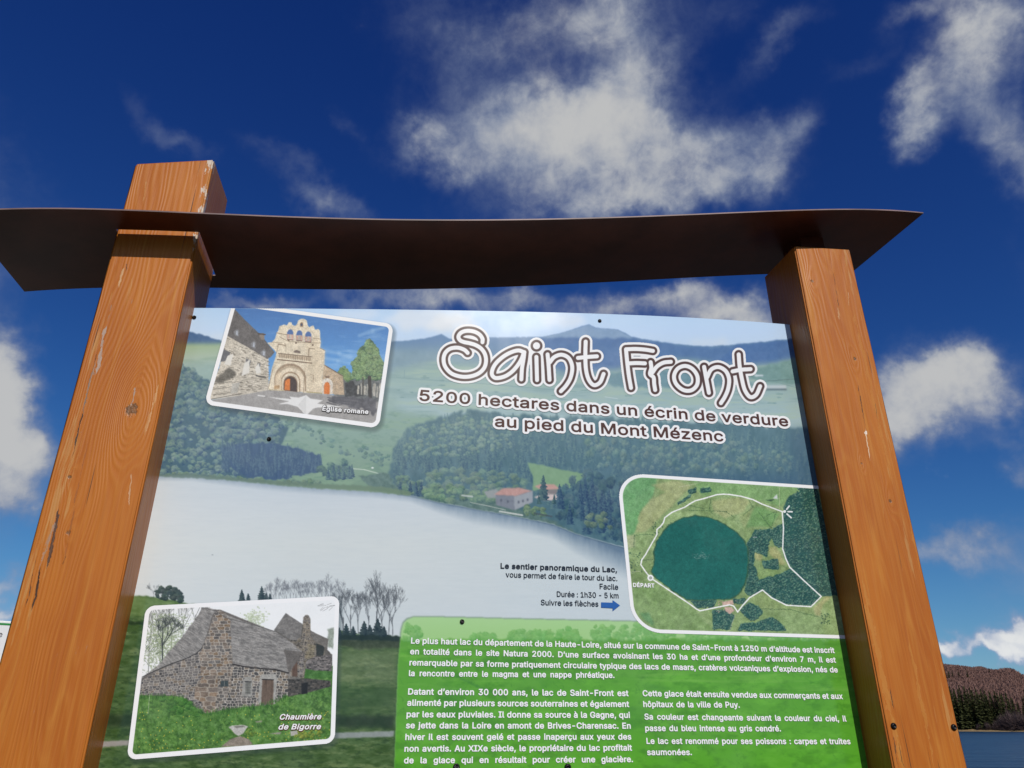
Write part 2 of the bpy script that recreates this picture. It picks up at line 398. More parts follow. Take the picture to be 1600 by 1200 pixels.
def screw_bm(cx, cy, cz, r):
    bm = bmesh.new()
    segs = 16
    prof = [(r, 0), (r*1.0, -r*.25), (r*.72, -r*.62), (r*.45, -r*.74), (r*.40, -r*.48), (0.0001, -r*.46)]
    rings = []
    for (q, h) in prof:
        rings.append([bm.verts.new((cx+q*math.cos(2*math.pi*k/segs), cy+h, cz+q*math.sin(2*math.pi*k/segs))) for k in range(segs)])
    for a, b in zip(rings, rings[1:]):
        for k in range(segs):
            bm.faces.new((a[k], a[(k+1) % segs], b[(k+1) % segs], b[k]))
    bmesh.ops.recalc_face_normals(bm, faces=bm.faces)
    return bm
for px, py in ((1396, 1134.5), (1490, 1136.5)):
    a, b = ratio(px, py)
    l = loc(a, 1.0, b)
    s_ = bm_obj('screw', screw_bm(l[0]-right_post.location.x, l[1]-right_post.location.y, l[2], .0052), M_screw, right_post, True)

# roof: one wavy sheet of painted metal with a slot round the taller post
YF, YB = .946, 1.160
front = [(-64, 331), (0, 328.5), (90, 326), (183, 328), (330, 335.5), (500, 341), (620, 344), (750, 344.5), (880, 342.5), (1000, 339.5), (1150, 333), (1290, 327.5), (1370, 329), (1442, 333)]
back = [(40, 455), (160, 451.5), (335, 448.5), (400, 450), (600, 453.5), (720, 450.5), (840, 446), (1000, 437.5), (1190, 429), (1290, 425.5), (1345, 424.5)]
def curve_fit(pts, Y, deg):
    r = np.array([ratio(*p) for p in pts])*Y
    return np.polynomial.Polynomial.fit(r[:, 0], r[:, 1], deg), r[:, 0].min(), r[:, 0].max()
zf, fx0, fx1 = curve_fit(front, YF, 6)
zb_, bx0, bx1 = curve_fit(back, YB, 5)
RX0, RX1 = fx0, .878
SLOT = (PL0+.0012, PL1+.0035, .9935, 1.120)
xs = sorted(set([round(v, 5) for v in np.linspace(RX0, RX1, 90)] + [SLOT[0], SLOT[1]]))
ys = [YF] + list(np.linspace(YF, SLOT[2], 3)[1:]) + list(np.linspace(SLOT[2], SLOT[3], 6)[1:]) + [YB]
def roof_z(x, y):
    k = (y-YF)/(YB-YF)
    xb = min(max(x, bx0), bx1)
    return zf(x)*(1-k) + (zb_(xb) + (x-xb)*(-.02 if x > bx1 else .2))*k
bm = bmesh.new()
TH = .0028/S
gridt = [[bm.verts.new(loc(x, y, roof_z(x, y)+TH)) for y in ys] for x in xs]
gridb = [[bm.verts.new(loc(x, y, roof_z(x, y))) for y in ys] for x in xs]
def in_slot(i, j):
    mx, my = (xs[i]+xs[i+1])/2, (ys[j]+ys[j+1])/2
    return SLOT[0] < mx < SLOT[1] and SLOT[2] < my < SLOT[3]
cells = {(i, j) for i in range(len(xs)-1) for j in range(len(ys)-1) if not in_slot(i, j)}
for (i, j) in cells:
    bm.faces.new((gridt[i][j], gridt[i+1][j], gridt[i+1][j+1], gridt[i][j+1]))
    bm.faces.new((gridb[i][j], gridb[i][j+1], gridb[i+1][j+1], gridb[i+1][j]))
    for (di, dj, a, b) in ((0, -1, (i, j), (i+1, j)), (0, 1, (i+1, j+1), (i, j+1)), (-1, 0, (i, j+1), (i, j)), (1, 0, (i+1, j), (i+1, j+1))):
        if (i+di, j+dj) not in cells:
            bm.faces.new((gridb[a[0]][a[1]], gridb[b[0]][b[1]], gridt[b[0]][b[1]], gridt[a[0]][a[1]])).material_index = 1
loose = [v for v in bm.verts if not v.link_faces]
bmesh.ops.delete(bm, geom=loose, context='VERTS')
bmesh.ops.recalc_face_normals(bm, faces=bm.faces)
roof = bm_obj('roof', bm, M_metal, sign, False)
roof.data.materials.append(simple_mat('worn_metal_edge', (.20, .125, .115), .5, .4, 0, .4, 9))
roof['label'] = 'dark brown wavy sheet metal roof with slot for the left post'
for f_ in roof.data.polygons: f_.use_smooth = True
roof.data.set_sharp_from_angle(angle=R(40))
# bracket that carries the roof on the shorter post, and one behind the taller one
def box_bm(x0, x1, y0, y1, z0, z1):
    bm = bmesh.new()
    vs = [bm.verts.new(loc(x, y, z)) for z in (z0, z1) for x, y in ((x0, y0), (x1, y0), (x1, y1), (x0, y1))]
    for f_ in ((3, 2, 1, 0), (4, 5, 6, 7), (0, 1, 5, 4), (1, 2, 6, 5), (2, 3, 7, 6), (3, 0, 4, 7)): bm.faces.new([vs[k] for k in f_])
    return bm
bb = box_bm(.69, .735, 1.03, 1.09, .785, float(roof_z(.712, 1.06))+.0005)
bm_obj('roof_bracket', bb, M_metal, sign)

# ------------------------------------------------------------------ painting of the printed sheet
YP = 1.056
def on_panel(px, py, lift=0.0):
    a, b = ratio(px, py)
    return loc(a*YP, YP-lift/S, b*YP)
# vectorised
Rm = np.array([RIGHT, UP, FWD])
def on_panel_np(px, py, lift=0.0):
    d = (px-800)[..., None]*RIGHT + (600-py)[..., None]*UP + F*FWD
    dx, dy, dz = d@SX, d@SY, d@SZ
    return np.stack([(dx/dy*YP-ORG[0])*S, np.full(px.shape, (YP-ORG[1])*S-lift), (dz/dy*YP-ORG[2])*S], -1)
def panel_to_px(x, z):          # sign frame units on the panel -> photo pixel
    v = np.asarray(x)[..., None]*SX + YP*SY + np.asarray(z)[..., None]*SZ
    a, b, c = v@RIGHT, v@UP, v@FWD
    return 800+F*a/c, 600-F*b/c

class Canvas:
    def __init__(s, x0, y0, x1, y1, k, seed=1):
        s.x0, s.y0, s.k = x0, y0, k
        s.w, s.h = int((x1-x0)*k), int((y1-y0)*k)
        s.X, s.Y = np.meshgrid(x0+(np.arange(s.w)+.5)/k, y0+(np.arange(s.h)+.5)/k)
        s.C = np.zeros((s.h, s.w, 3)); s.rng = np.random.default_rng(seed)
    def box(s, xa, ya, xb, yb):
        i0 = max(0, int((xa-s.x0)*s.k)-1); i1 = min(s.w, int((xb-s.x0)*s.k)+2)
        j0 = max(0, int((ya-s.y0)*s.k)-1); j1 = min(s.h, int((yb-s.y0)*s.k)+2)
        return slice(j0, max(j0, j1)), slice(i0, max(i0, i1))
    def poly(s, pts, soft=0.0, wob=0.0, wscale=6):
        """mask of a polygon in photo pixels, optionally with a ragged edge"""
        pts = np.array(pts, float)
        m = np.zeros((s.h, s.w))
        pad = wob+soft*2+1
        sl = s.box(pts[:, 0].min()-pad, pts[:, 1].min()-pad, pts[:, 0].max()+pad, pts[:, 1].max()+pad)
        X, Y = s.X[sl], s.Y[sl]
        if X.size == 0: return m
        if wob:
            X = X + (s.noise(X, Y, wscale)-.5)*2*wob; Y = Y + (s.noise(X+77, Y, wscale)-.5)*2*wob
        ins = np.zeros(X.shape, bool)
        n = len(pts)
        for a in range(n):
            (xa, ya), (xb, yb) = pts[a], pts[(a+1) % n]
            if ya == yb: continue
            ins ^= ((ya > Y) != (yb > Y)) & (X < (xb-xa)*(Y-ya)/(yb-ya)+xa)
        mm = ins.astype(float)
        if soft: mm = s.blur(mm, soft)
        m[sl] = mm
        return m
    def blur(s, m, r):
        n = max(1, int(r*s.k))
        for _ in range(2):
            for ax in (0, 1):
                p = np.pad(m, [(n, n) if a == ax else (0, 0) for a in (0, 1)], mode='edge')
                cs_ = np.cumsum(p, axis=ax)
                cs_ = np.concatenate([np.zeros_like(np.take(cs_, [0], ax)), cs_], ax)
                L = m.shape[ax]
                m = (np.take(cs_, np.arange(2*n+1, 2*n+1+L), ax)-np.take(cs_, np.arange(0, L), ax))/(2*n+1)
        return m
    def noise(s, X, Y, scale, oct=1, rough=.5, seed=0, sy=None):
        sy = sy or scale
        out = 0; amp = 1; tot = 0
        r_ = np.random.default_rng(1234+seed)
        for o in range(oct):
            T = r_.random((128, 128))
            u, v = X/scale*2**o+31.7*o, Y/sy*2**o+17.3*o
            iu, iv = np.floor(u).astype(int), np.floor(v).astype(int)
            fu, fv = u-iu, v-iv
            fu = fu*fu*(3-2*fu); fv = fv*fv*(3-2*fv)
            a = T[iv % 128, iu % 128]*(1-fu)+T[iv % 128, (iu+1) % 128]*fu
            b = T[(iv+1) % 128, iu % 128]*(1-fu)+T[(iv+1) % 128, (iu+1) % 128]*fu
            out = out+amp*(a*(1-fv)+b*fv); tot += amp; amp *= rough
        return out/tot
    def fbm(s, scale, oct=4, rough=.55, seed=0, sy=None): return s.noise(s.X, s.Y, scale, oct, rough, seed, sy)
    def paint(s, mask, col):
        col = np.asarray(col, float)
        s.C += (col-s.C)*np.clip(mask, 0, 1)[..., None]
    def fill(s, pts, col, soft=0.0, var=0, vs=8, wob=0.0, a=1.0, sy=None, wscale=6, seed=0):
        m = s.poly(pts, soft, wob, wscale)*a
        p_ = np.array(pts, float); pad = wob+soft*2+2
        sl = s.box(p_[:, 0].min()-pad, p_[:, 1].min()-pad, p_[:, 0].max()+pad, p_[:, 1].max()+pad)
        if m[sl].size == 0: return m
        c = np.broadcast_to(np.asarray(col, float), s.C[sl].shape)
        if var: c = c+(s.noise(s.X[sl], s.Y[sl], vs, 4, .6, seed, sy)[..., None]-.5)*2*var
        s.C[sl] += (c-s.C[sl])*np.clip(m[sl], 0, 1)[..., None]
        return m
    def grad(s, y0, c0, y1, c1):
        t_ = np.clip((s.Y-y0)/(y1-y0), 0, 1)[..., None]
        return np.asarray(c0, float)*(1-t_)+np.asarray(c1, float)*t_
    def blob(s, x, y, rx, ry, dark, light, seed=0, a=.95, rag=.45):
        sl = s.box(x-rx*1.5, y-ry*1.5, x+rx*1.5, y+ry*1.5)
        X, Y = s.X[sl], s.Y[sl]
        if X.size == 0: return
        n_ = s.noise(X+seed*13.1, Y+seed*7.7, max(rx*.5, .8), 3, .6)
        q = np.hypot((X-x)/rx, (Y-y)/ry)+(n_-.5)*2*rag
        m = np.clip((1-q)*4, 0, 1)*a
        sh = np.clip(.55-(Y-y)/ry*.42-(X-x)/rx*.18+(n_-.5)*1.1, 0, 1)[..., None]
        c = np.asarray(dark)*(1-sh)+np.asarray(light)*sh
        s.C[sl] += (c-s.C[sl])*m[..., None]
    def clumps(s, pts, n, r0, r1, dark, light, flat=.85, a=.9, jit=14, by_depth=0.0):
        m = s.poly(pts)
        pts = np.array(pts); x0_, y0_ = pts.min(0); x1_, y1_ = pts.max(0)
        cand = s.rng.random((n*4, 2))*[x1_-x0_, y1_-y0_]+[x0_, y0_]
        sel = []
        for c in cand:
            i, j = int((c[0]-s.x0)*s.k), int((c[1]-s.y0)*s.k)
            if 0 <= i < s.w and 0 <= j < s.h and m[j, i] > .5: sel.append(c)
            if len(sel) >= n: break
        sel.sort(key=lambda c: c[1])
        for q, c in enumerate(sel):
            r = s.rng.uniform(r0, r1); dj = s.rng.uniform(-jit, jit, 1)+s.rng.uniform(-4, 4, 3)
            s.blob(c[0], c[1], r, r*flat, np.asarray(dark)+dj*.5, np.asarray(light)+dj, q, a)
    def conifer(s, x, y, w, h, dark, light, a=.95):
        sl = s.box(x-w, y-h-2, x+w, y+2)
        X, Y = s.X[sl], s.Y[sl]
        if X.size == 0: return
        tt = np.clip((Y-(y-h))/h, 0, 1)
        n_ = s.noise(X+x*3, Y+y, 2.2, 2)
        half = w*.5*(tt**.8)*(.75+.5*np.abs(np.sin(tt*22+x)))*(.7+.6*n_)+.3
        m = (np.abs(X-x) < half)*(Y < y)*(Y > y-h)*a
        sh = np.clip(.5-(X-x)/w+(n_-.5)*1.6, 0, 1)[..., None]
        c = np.asarray(dark)*(1-sh)+np.asarray(light)*sh
        s.C[sl] += (c-s.C[sl])*m[..., None]
    def line(s, pts, wid, col, a=1.0, soft=.5):
        pts = np.array(pts, float)
        for (xa, ya), (xb, yb) in zip(pts, pts[1:]):
            sl = s.box(min(xa, xb)-wid-2, min(ya, yb)-wid-2, max(xa, xb)+wid+2, max(ya, yb)+wid+2)
            X, Y = s.X[sl], s.Y[sl]
            if X.size == 0: continue
            L2 = (xb-xa)**2+(yb-ya)**2+1e-9
            t_ = np.clip(((X-xa)*(xb-xa)+(Y-ya)*(yb-ya))/L2, 0, 1)
            d_ = np.hypot(X-xa-t_*(xb-xa), Y-ya-t_*(yb-ya))
            m = np.clip((wid/2-d_)/soft+.5, 0, 1)*a
            s.C[sl] += (np.asarray(col, float)-s.C[sl])*m[..., None]
    def ellipse(s, x, y, rx, ry, col, soft=.6, a=1.0):
        sl = s.box(x-rx-3, y-ry-3, x+rx+3, y+ry+3)
        X, Y = s.X[sl], s.Y[sl]
        if X.size == 0: return
        q = np.hypot((X-x)/rx, (Y-y)/ry)
        m = np.clip((1-q)*min(rx, ry)/soft+.5, 0, 1)*a
        s.C[sl] += (np.asarray(col, float)-s.C[sl])*m[..., None]
    def bare_tree(s, x, y, h, col, a=.8, spread=.35, w=1.4, depth=5):
        def rec(x, y, ang, ln, w, d):
            x2, y2 = x+math.sin(ang)*ln, y-math.cos(ang)*ln
            s.line([(x, y), (x2, y2)], max(w, .35), col, a*(1 if w > .6 else .7))
            if d == 0: return
            for _ in range(3 if d > 1 else 2):
                rec(x+(x2-x)*s.rng.uniform(.55, 1), y+(y2-y)*s.rng.uniform(.55, 1), ang*.6+s.rng.uniform(-spread, spread)*1.5, ln*s.rng.uniform(.55, .75), w*.6, d-1)
        rec(x, y, s.rng.uniform(-.06, .06), h*.42, w, depth)
    def sample(s, px, py):
        u = np.clip((px-s.x0)*s.k-.5, 0, s.w-1.001); v = np.clip((py-s.y0)*s.k-.5, 0, s.h-1.001)
        iu, iv = u.astype(int), v.astype(int); fu, fv = (u-iu)[..., None], (v-iv)[..., None]
        C = s.C
        return (C[iv, iu]*(1-fu)+C[iv, iu+1]*fu)*(1-fv)+(C[iv+1, iu]*(1-fu)+C[iv+1, iu+1]*fu)*fv

INK = 1.0
def ink_mesh(name, P, C, keep, parent, mat):
    """grid of points P (h,w,3), sRGB colours C, cells kept where keep is True"""
    h, w = P.shape[:2]
    idx = np.arange(h*w).reshape(h, w)
    q = np.stack([idx[:-1, :-1], idx[1:, :-1], idx[1:, 1:], idx[:-1, 1:]], -1)[keep]
    used = np.unique(q); remap = np.full(h*w, -1); remap[used] = np.arange(len(used))
    q = remap[q].astype(np.int32)
    me = bpy.data.meshes.new(name)
    me.vertices.add(len(used)); me.vertices.foreach_set('co', P.reshape(-1, 3)[used].astype(np.float32).ravel())
    me.loops.add(q.size); me.loops.foreach_set('vertex_index', q.ravel())
    me.polygons.add(len(q)); me.polygons.foreach_set('loop_start', np.arange(0, q.size, 4, dtype=np.int32))
    me.update(calc_edges=True)
    at = me.color_attributes.new('ink', 'FLOAT_COLOR', 'POINT')
    c4 = np.ones((len(used), 4), np.float32); c4[:, :3] = np.clip(lin(np.clip(C.reshape(-1, 3)[used], 0, 255))*INK, 0, .86)
    at.data.foreach_set('color', c4.ravel())
    me.materials.append(mat)
    o = bpy.data.objects.new(name, me); COL.objects.link(o); o.parent = parent
    return o
# ---- background picture of the board
bg_c = Canvas(130, 470, 1400, 1330, 1.35, 3)
c = bg_c
c.C[:] = c.grad(480, (178, 208, 240), 560, (208, 224, 243))
c.paint(np.clip((c.X-250)/900, 0, 1)*.6*np.clip((560-c.Y)/80, 0, 1), (188, 212, 245))
for (x, y, rx, ry, a) in ((660, 500, 60, 18, .6), (705, 506, 40, 14, .7), (720, 495, 24, 10, .5), (880, 500, 40, 12, .5), (1108, 534, 30, 6, .4), (560, 492, 40, 8, .4), (330, 530, 40, 10, .3)):
    m = c.blur(c.poly([(x-rx, y), (x-rx*.5, y-ry), (x+rx*.4, y-ry*.9), (x+rx, y), (x+rx*.5, y+ry), (x-rx*.6, y+ry*.8)], 0, 5, 9), 5)
    c.paint(m*a, (226, 229, 231))
ridge = [(600, 534), (640, 532), (668, 528), (690, 522), (702, 529), (730, 528), (765, 527), (800, 527), (847, 526), (875, 521), (895, 515), (908, 510), (920, 507), (930, 512), (942, 514), (965, 515), (978, 521), (987, 527), (1018, 532), (1050, 537), (1085, 540), (1110, 541), (1148, 539), (1160, 537), (1190, 535), (1240, 529), (1420, 512)]
m = c.poly(ridge+[(1420, 660), (600, 660)], .3, .5, 5)
c.paint(m, c.grad(510, (98, 132, 176), 600, (92, 126, 152)))
c.fill([(847, 527), (875, 521), (895, 515), (920, 507), (930, 512), (965, 515), (987, 527), (1010, 534), (900, 530)], (128, 156, 188), 1.2, 8, 5)
c.fill([(845, 529), (990, 528), (1060, 540), (1110, 543), (1240, 531), (1420, 512), (1420, 575), (1180, 576), (1100, 585), (1000, 590), (900, 585), (820, 560)], (76, 110, 160), 2, 10, 10, 2)
c.fill([(1150, 541), (1240, 531), (1420, 515), (1420, 545), (1240, 560), (1190, 568), (1120, 566)], (66, 102, 158), 1.5, 10, 6, 1)
c.fill([(600, 545), (700, 545), (820, 570), (960, 590), (960, 620), (600, 610)], (122, 150, 165), 8, 10, 12)
# fields under the mountains, pale in the valley mist
m = c.poly([(600, 585), (680, 565), (760, 572), (900, 588), (1010, 568), (1060, 562), (1170, 574), (1240, 560), (1420, 540), (1420, 690), (600, 690)], 5, 3, 20)
c.paint(m, c.grad(570, (140, 168, 160), 650, (164, 188, 190)))
band = c.fbm(60, 4, .6, 5, 7)
c.paint(m*np.clip((band-.5)*5, 0, 1)*.55, (168, 190, 165))
c.paint(m*np.clip((.46-band)*6, 0, 1)*.45, (118, 148, 148))
c.fill([(1180, 575), (1245, 560), (1420, 540), (1420, 600), (1250, 600), (1200, 598), (1170, 590)], (112, 148, 142), 1.5, 16, 6, 1.5)
c.fill([(930, 588), (1010, 575), (1120, 585), (1180, 600), (1080, 606), (960, 604)], (105, 140, 150), 2, 12, 6, 2)
for pts, w, col in (([(1190, 596), (1245, 592)], 1.2, (80, 100, 100)), ([(620, 590), (760, 600), (900, 612)], 1.4, (120, 150, 150)), ([(1180, 588), (1245, 606)], .8, (105, 135, 130)), ([(640, 612), (780, 626), (960, 640)], 1.0, (140, 168, 165)), ([(945, 620), (965, 623)], 1.0, (214, 226, 226))):
    c.line(pts, w, col, .6)
c.fill([(1196, 602), (1228, 602), (1229, 608), (1197, 609)], (192, 202, 204), .3); c.fill([(1196, 607), (1229, 607), (1229, 610), (1197, 610)], (96, 112, 118), .3)
c.fill([(1180, 585), (1193, 586), (1192, 589), (1178, 588)], (210, 220, 224), .3)
for _ in range(60):
    x = c.rng.uniform(610, 1240); y = c.rng.uniform(575, 640); c.blob(x, y, c.rng.uniform(2, 9), c.rng.uniform(.8, 1.8), (96, 130, 135), (128, 158, 150), _, .55)
c.line([(632, 578), (632, 590)], .7, (110, 140, 150), .8)
# left: far hill and bright meadow
c.fill([(130, 470), (296, 518), (320, 524), (350, 534), (380, 540), (380, 560), (130, 560)], (66, 98, 140), .8, 10, 6, 1)
m = c.poly([(130, 538), (380, 536), (380, 640), (130, 640)], 3)
c.paint(m, c.grad(536, (152, 176, 132), 572, (180, 194, 184)))
c.paint(m*np.clip((c.fbm(50, 3, .6, 8, 6)-.5)*4, 0, 1)*.5, (130, 160, 128))
c.fill([(130, 566), (340, 566), (620, 620), (620, 660), (130, 640)], (146, 172, 164), 8, 10, 10)
# meadow between the woods
m = c.poly([(380, 640), (470, 632), (600, 640), (640, 644), (690, 650), (640, 700), (640, 760), (640, 776), (560, 770), (480, 764), (380, 756), (380, 690)], 5)
c.paint(m, c.grad(640, (138, 166, 156), 770, (116, 146, 122)))
c.paint(m*np.clip((c.fbm(30, 5, .65, 9, 9)-.48)*5, 0, 1)*.5, (138, 168, 138))
c.paint(m*np.clip((.46-c.fbm(14, 4, .65, 10, 6))*6, 0, 1)*.35, (86, 122, 110))
c.clumps([(440, 655), (480, 660), (540, 700), (600, 720), (600, 728), (520, 702), (450, 668)], 40, 2, 6, (72, 104, 112), (112, 142, 128))
c.clumps([(540, 690), (612, 712), (612, 722), (560, 706)], 20, 2, 4, (72, 104, 112), (104, 136, 122))
c.line([(548, 732), (570, 734), (592, 740)], 1.6, (188, 204, 186), .9); c.ellipse(582, 731, 2, 1.3, (224, 232, 226))
c.fill([(560, 744), (640, 735), (760, 745), (1000, 745), (1420, 745), (1420, 960), (985, 866), (900, 842), (830, 820), (740, 803), (690, 794), (640, 782), (590, 772)], (92, 118, 112), 1.0, 22, 5, 2)
# broadleaf wood on the left
wood = [(130, 560), (282, 568), (300, 580), (335, 600), (335, 630), (420, 645), (445, 665), (420, 690), (360, 690), (380, 750), (130, 752)]
c.fill([(250, 600), (420, 645), (450, 668), (440, 700), (400, 750), (250, 750)], (66, 96, 112), 1, 12, 6, 3); c.fill(wood, (66, 96, 112), 1, 12, 6, 4)
c.clumps(wood, 800, 2.8, 7.5, (44, 72, 106), (136, 162, 142), .85, .85, 12)
c.clumps([(130, 560), (300, 575), (340, 620), (340, 650), (130, 640)], 170, 3, 7, (60, 90, 110), (126, 152, 142), .8, .7)
c.clumps([(330, 640), (430, 660), (450, 700), (360, 716), (330, 700)], 80, 4, 8, (46, 74, 106), (128, 154, 138), .85, .9)
dark = [(345, 700), (372, 694), (400, 693), (420, 692), (470, 702), (500, 712), (506, 734), (470, 742), (440, 750), (380, 744), (350, 720)]
c.fill(dark, (58, 84, 116), .8, 12, 3, 2.5, sy=14)
for _ in range(150):
    x = c.rng.uniform(346, 504); y = c.rng.uniform(0, 1)
    yt = np.interp(x, [345, 420, 470, 505], [704, 708, 716, 730]); yb_ = np.interp(x, [345, 440, 505], [738, 750, 738])
    c.conifer(x, yt+(yb_-yt)*(_/150.), c.rng.uniform(4, 7), c.rng.uniform(14, 24), (50, 76, 108), (86, 114, 132), .7)
c.clumps([(500, 730), (545, 720), (556, 745), (500, 752)], 26, 4, 8, (44, 72, 92), (104, 134, 122))
for x in (513, 521, 529, 536, 546, 550): c.conifer(x, 748+c.rng.uniform(-3, 3), 8, c.rng.uniform(16, 24), (44, 72, 98), (92, 122, 122))
c.clumps([(255, 738), (320, 742), (440, 752), (500, 748), (500, 756), (400, 756), (255, 748)], 90, 2.5, 6, (64, 92, 92), (122, 146, 118))
# central forest
forest = [(612, 712), (622, 686), (640, 668), (680, 654), (740, 640), (800, 648), (900, 652), (1000, 656), (1100, 660), (1230, 668), (1420, 676), (1420, 1000), (980, 880), (900, 832), (830, 800), (760, 778), (700, 776), (640, 766), (610, 744)]
c.fill(forest, (78, 110, 120), 1.5, 16, 8, 5, sy=16)
for _ in range(900):
    x = c.rng.uniform(615, 1400); t_ = _/900.
    yt = np.interp(x, [615, 640, 740, 900, 1230, 1400], [715, 680, 660, 664, 682, 690])
    y = yt+t_*np.interp(x, [615, 800, 1000, 1400], [50, 105, 200, 240])
    hz = np.clip(t_*1.3, 0, 1)
    c.conifer(x, y, c.rng.uniform(6, 10), c.rng.uniform(15, 26), (66-16*hz, 98-18*hz, 114-10*hz), (108-10*hz, 138-10*hz, 134-8*hz), .62)
c.clumps([(640, 672), (720, 648), (800, 655), (800, 700), (720, 712), (630, 712)], 240, 2, 5, (66, 98, 108), (142, 166, 142), .9, .7)
c.clumps([(900, 690), (1010, 678), (1130, 690), (1240, 705), (1240, 735), (1100, 740), (1010, 742), (930, 728)], 210, 2.5, 6.5, (58, 90, 106), (134, 158, 140), 1.2, .6)
c.clumps([(660, 740), (720, 732), (820, 742), (828, 762), (740, 776), (650, 770)], 120, 3.5, 8, (64, 92, 104), (126, 150, 126), .85, .75)
c.fill([(1232, 668), (1420, 676), (1420, 1000), (1180, 760), (1000, 745), (900, 730), (1100, 742), (1240, 740)], (52, 82, 116), 8, 12, 6, 2, a=.45, sy=14)
# clearing and farm
c.fill([(824, 722), (860, 730), (915, 741), (905, 752), (880, 768), (832, 766), (832, 744)], (124, 158, 122), .8, 10, 8, 1)
c.clumps([(608, 742), (650, 746), (660, 772), (640, 774)], 26, 4, 8, (56, 84, 98), (110, 140, 116))
for x in (625, 641, 650, 658): c.conifer(x, 776, 9, 24, (38, 62, 90), (78, 106, 118))
c.clumps([(660, 758), (770, 766), (775, 784), (700, 784), (660, 776)], 60, 4, 8, (62, 92, 94), (128, 156, 122))
c.fill([(756, 768), (775, 764), (782, 770), (780, 778), (762, 778)], (146, 152, 152), .4, 6, 3)
c.fill([(774, 772), (806, 775), (832, 766), (832, 784), (803, 797), (775, 789)], (122, 128, 138), .3, 10, 3)
c.fill([(803, 776), (832, 767), (832, 785), (804, 797)], (152, 158, 164), .3, 8, 3)
c.fill([(772, 773), (785, 763), (812, 762), (831, 767), (806, 775)], (186, 146, 138), .3, 12, 3)
c.fill([(835, 760), (846, 756), (866, 757), (875, 764), (850, 767)], (190, 150, 140), .3, 10, 3); c.fill([(846, 765), (872, 765), (868, 773), (846, 772)], (128, 122, 122), .3)
c.fill([(834, 777), (850, 771), (882, 774), (880, 781), (850, 782)], (202, 186, 182), .4, 8, 3)
for x_, y_ in ((809, 783), (816, 781), (823, 779), (782, 780), (792, 782)): c.fill([(x_, y_), (x_+2.4, y_-.4), (x_+2.4, y_+3.4), (x_, y_+3.8)], (78, 84, 96), .2)
c.conifer(849, 782, 16, 40, (40, 66, 82), (82, 110, 108))
for x, h in ((866, 16), (877, 18), (842, 14)): c.conifer(x, 788, 7, h, (44, 72, 82), (84, 112, 108))
c.clumps([(880, 752), (930, 735), (985, 760), (985, 850), (930, 832), (870, 806)], 130, 4, 9, (38, 64, 92), (88, 118, 120), 1.2, .8)
for _ in range(26): c.conifer(c.rng.uniform(872, 975), 780+_*2.2, c.rng.uniform(9, 13), c.rng.uniform(26, 40), (36, 60, 92), (74, 104, 118), .85)
c.clumps([(910, 800), (955, 806), (955, 824), (912, 822)], 12, 4, 7, (58, 86, 90), (130, 150, 118), .9, .8)
c.clumps([(812, 790), (850, 794), (862, 806), (820, 806)], 26, 3, 6, (60, 88, 84), (128, 152, 112))
# lake surface and its reflections
shore = [(130, 742), (255, 744), (300, 743), (350, 749), (440, 758), (520, 764), (590, 768), (640, 774), (690, 786), (740, 795), (790, 804), (830, 812), (866, 820), (900, 834), (940, 846), (985, 858), (1420, 930), (1420, 1330), (130, 1330)]
m = c.poly(shore, .6, .8, 6)
c.paint(m, c.grad(750, (196, 206, 214), 850, (204, 211, 210)))
c.paint(m, np.where((c.Y > 850)[..., None], c.grad(850, (204, 211, 210), 960, (200, 208, 210)), c.C))
c.paint(m*np.clip((480-c.X)/300, 0, 1)*.5, (218, 224, 224)); c.paint(m*np.clip((c.X-600)/400, 0, 1)*.5, (186, 201, 208))  # left end lightened: sky reflection on the board put into the ink
rip_ = c.fbm(24, 5, .65, 51, 2.6); c.paint(m*np.clip((rip_-.52)*5, 0, 1)*.07, (226, 232, 234)); c.paint(m*np.clip((.47-rip_)*5, 0, 1)*.06, (164, 180, 194))
sh_y = np.interp(c.X, [p[0] for p in shore[:17]], [p[1] for p in shore[:17]])
dist_s = c.Y-sh_y
refl = np.clip(np.interp(c.X, [250, 380, 640, 700, 850, 900, 985, 1100], [.45, .45, .50, .75, .78, .9, 1.0, 1.0]), 0, 1)
depth = np.interp(c.X, [250, 400, 640, 740, 860, 900, 985], [9, 12, 12, 26, 24, 34, 52])
rf = np.clip(1-dist_s/depth, 0, 1)**1.1*refl*np.clip(dist_s+.5, 0, 1)*(.75+.5*c.fbm(7, 3, .6, 21, 26))
c.paint(np.clip(rf*m, 0, .92), (92, 116, 138))
c.paint(np.clip(1-np.abs(dist_s)/3, 0, 1)*m*.55*(c.X > 620), (66, 88, 104))
strip = c.poly([(130, 736), (255, 741), (300, 740), (350, 745), (440, 752), (520, 757), (600, 760), (650, 770), (640, 775), (590, 769), (520, 765), (440, 759), (350, 750), (255, 745)], .6, 1, 4)
c.paint(strip*.85, c.grad(740, (96, 118, 112), 775, (112, 136, 104)))
c.line([(735, 785), (765, 791), (790, 797)], 1.3, (172, 180, 172), .8); c.line([(781, 799), (816, 805)], 2.6, (200, 204, 198), .85); c.line([(835, 802), (862, 807)], 3, (70, 82, 88), .7)
c.line([(722, 774), (738, 776)], 2.6, (186, 194, 190), .8)
c.ellipse(332, 867, 1.4, .8, (150, 155, 160))
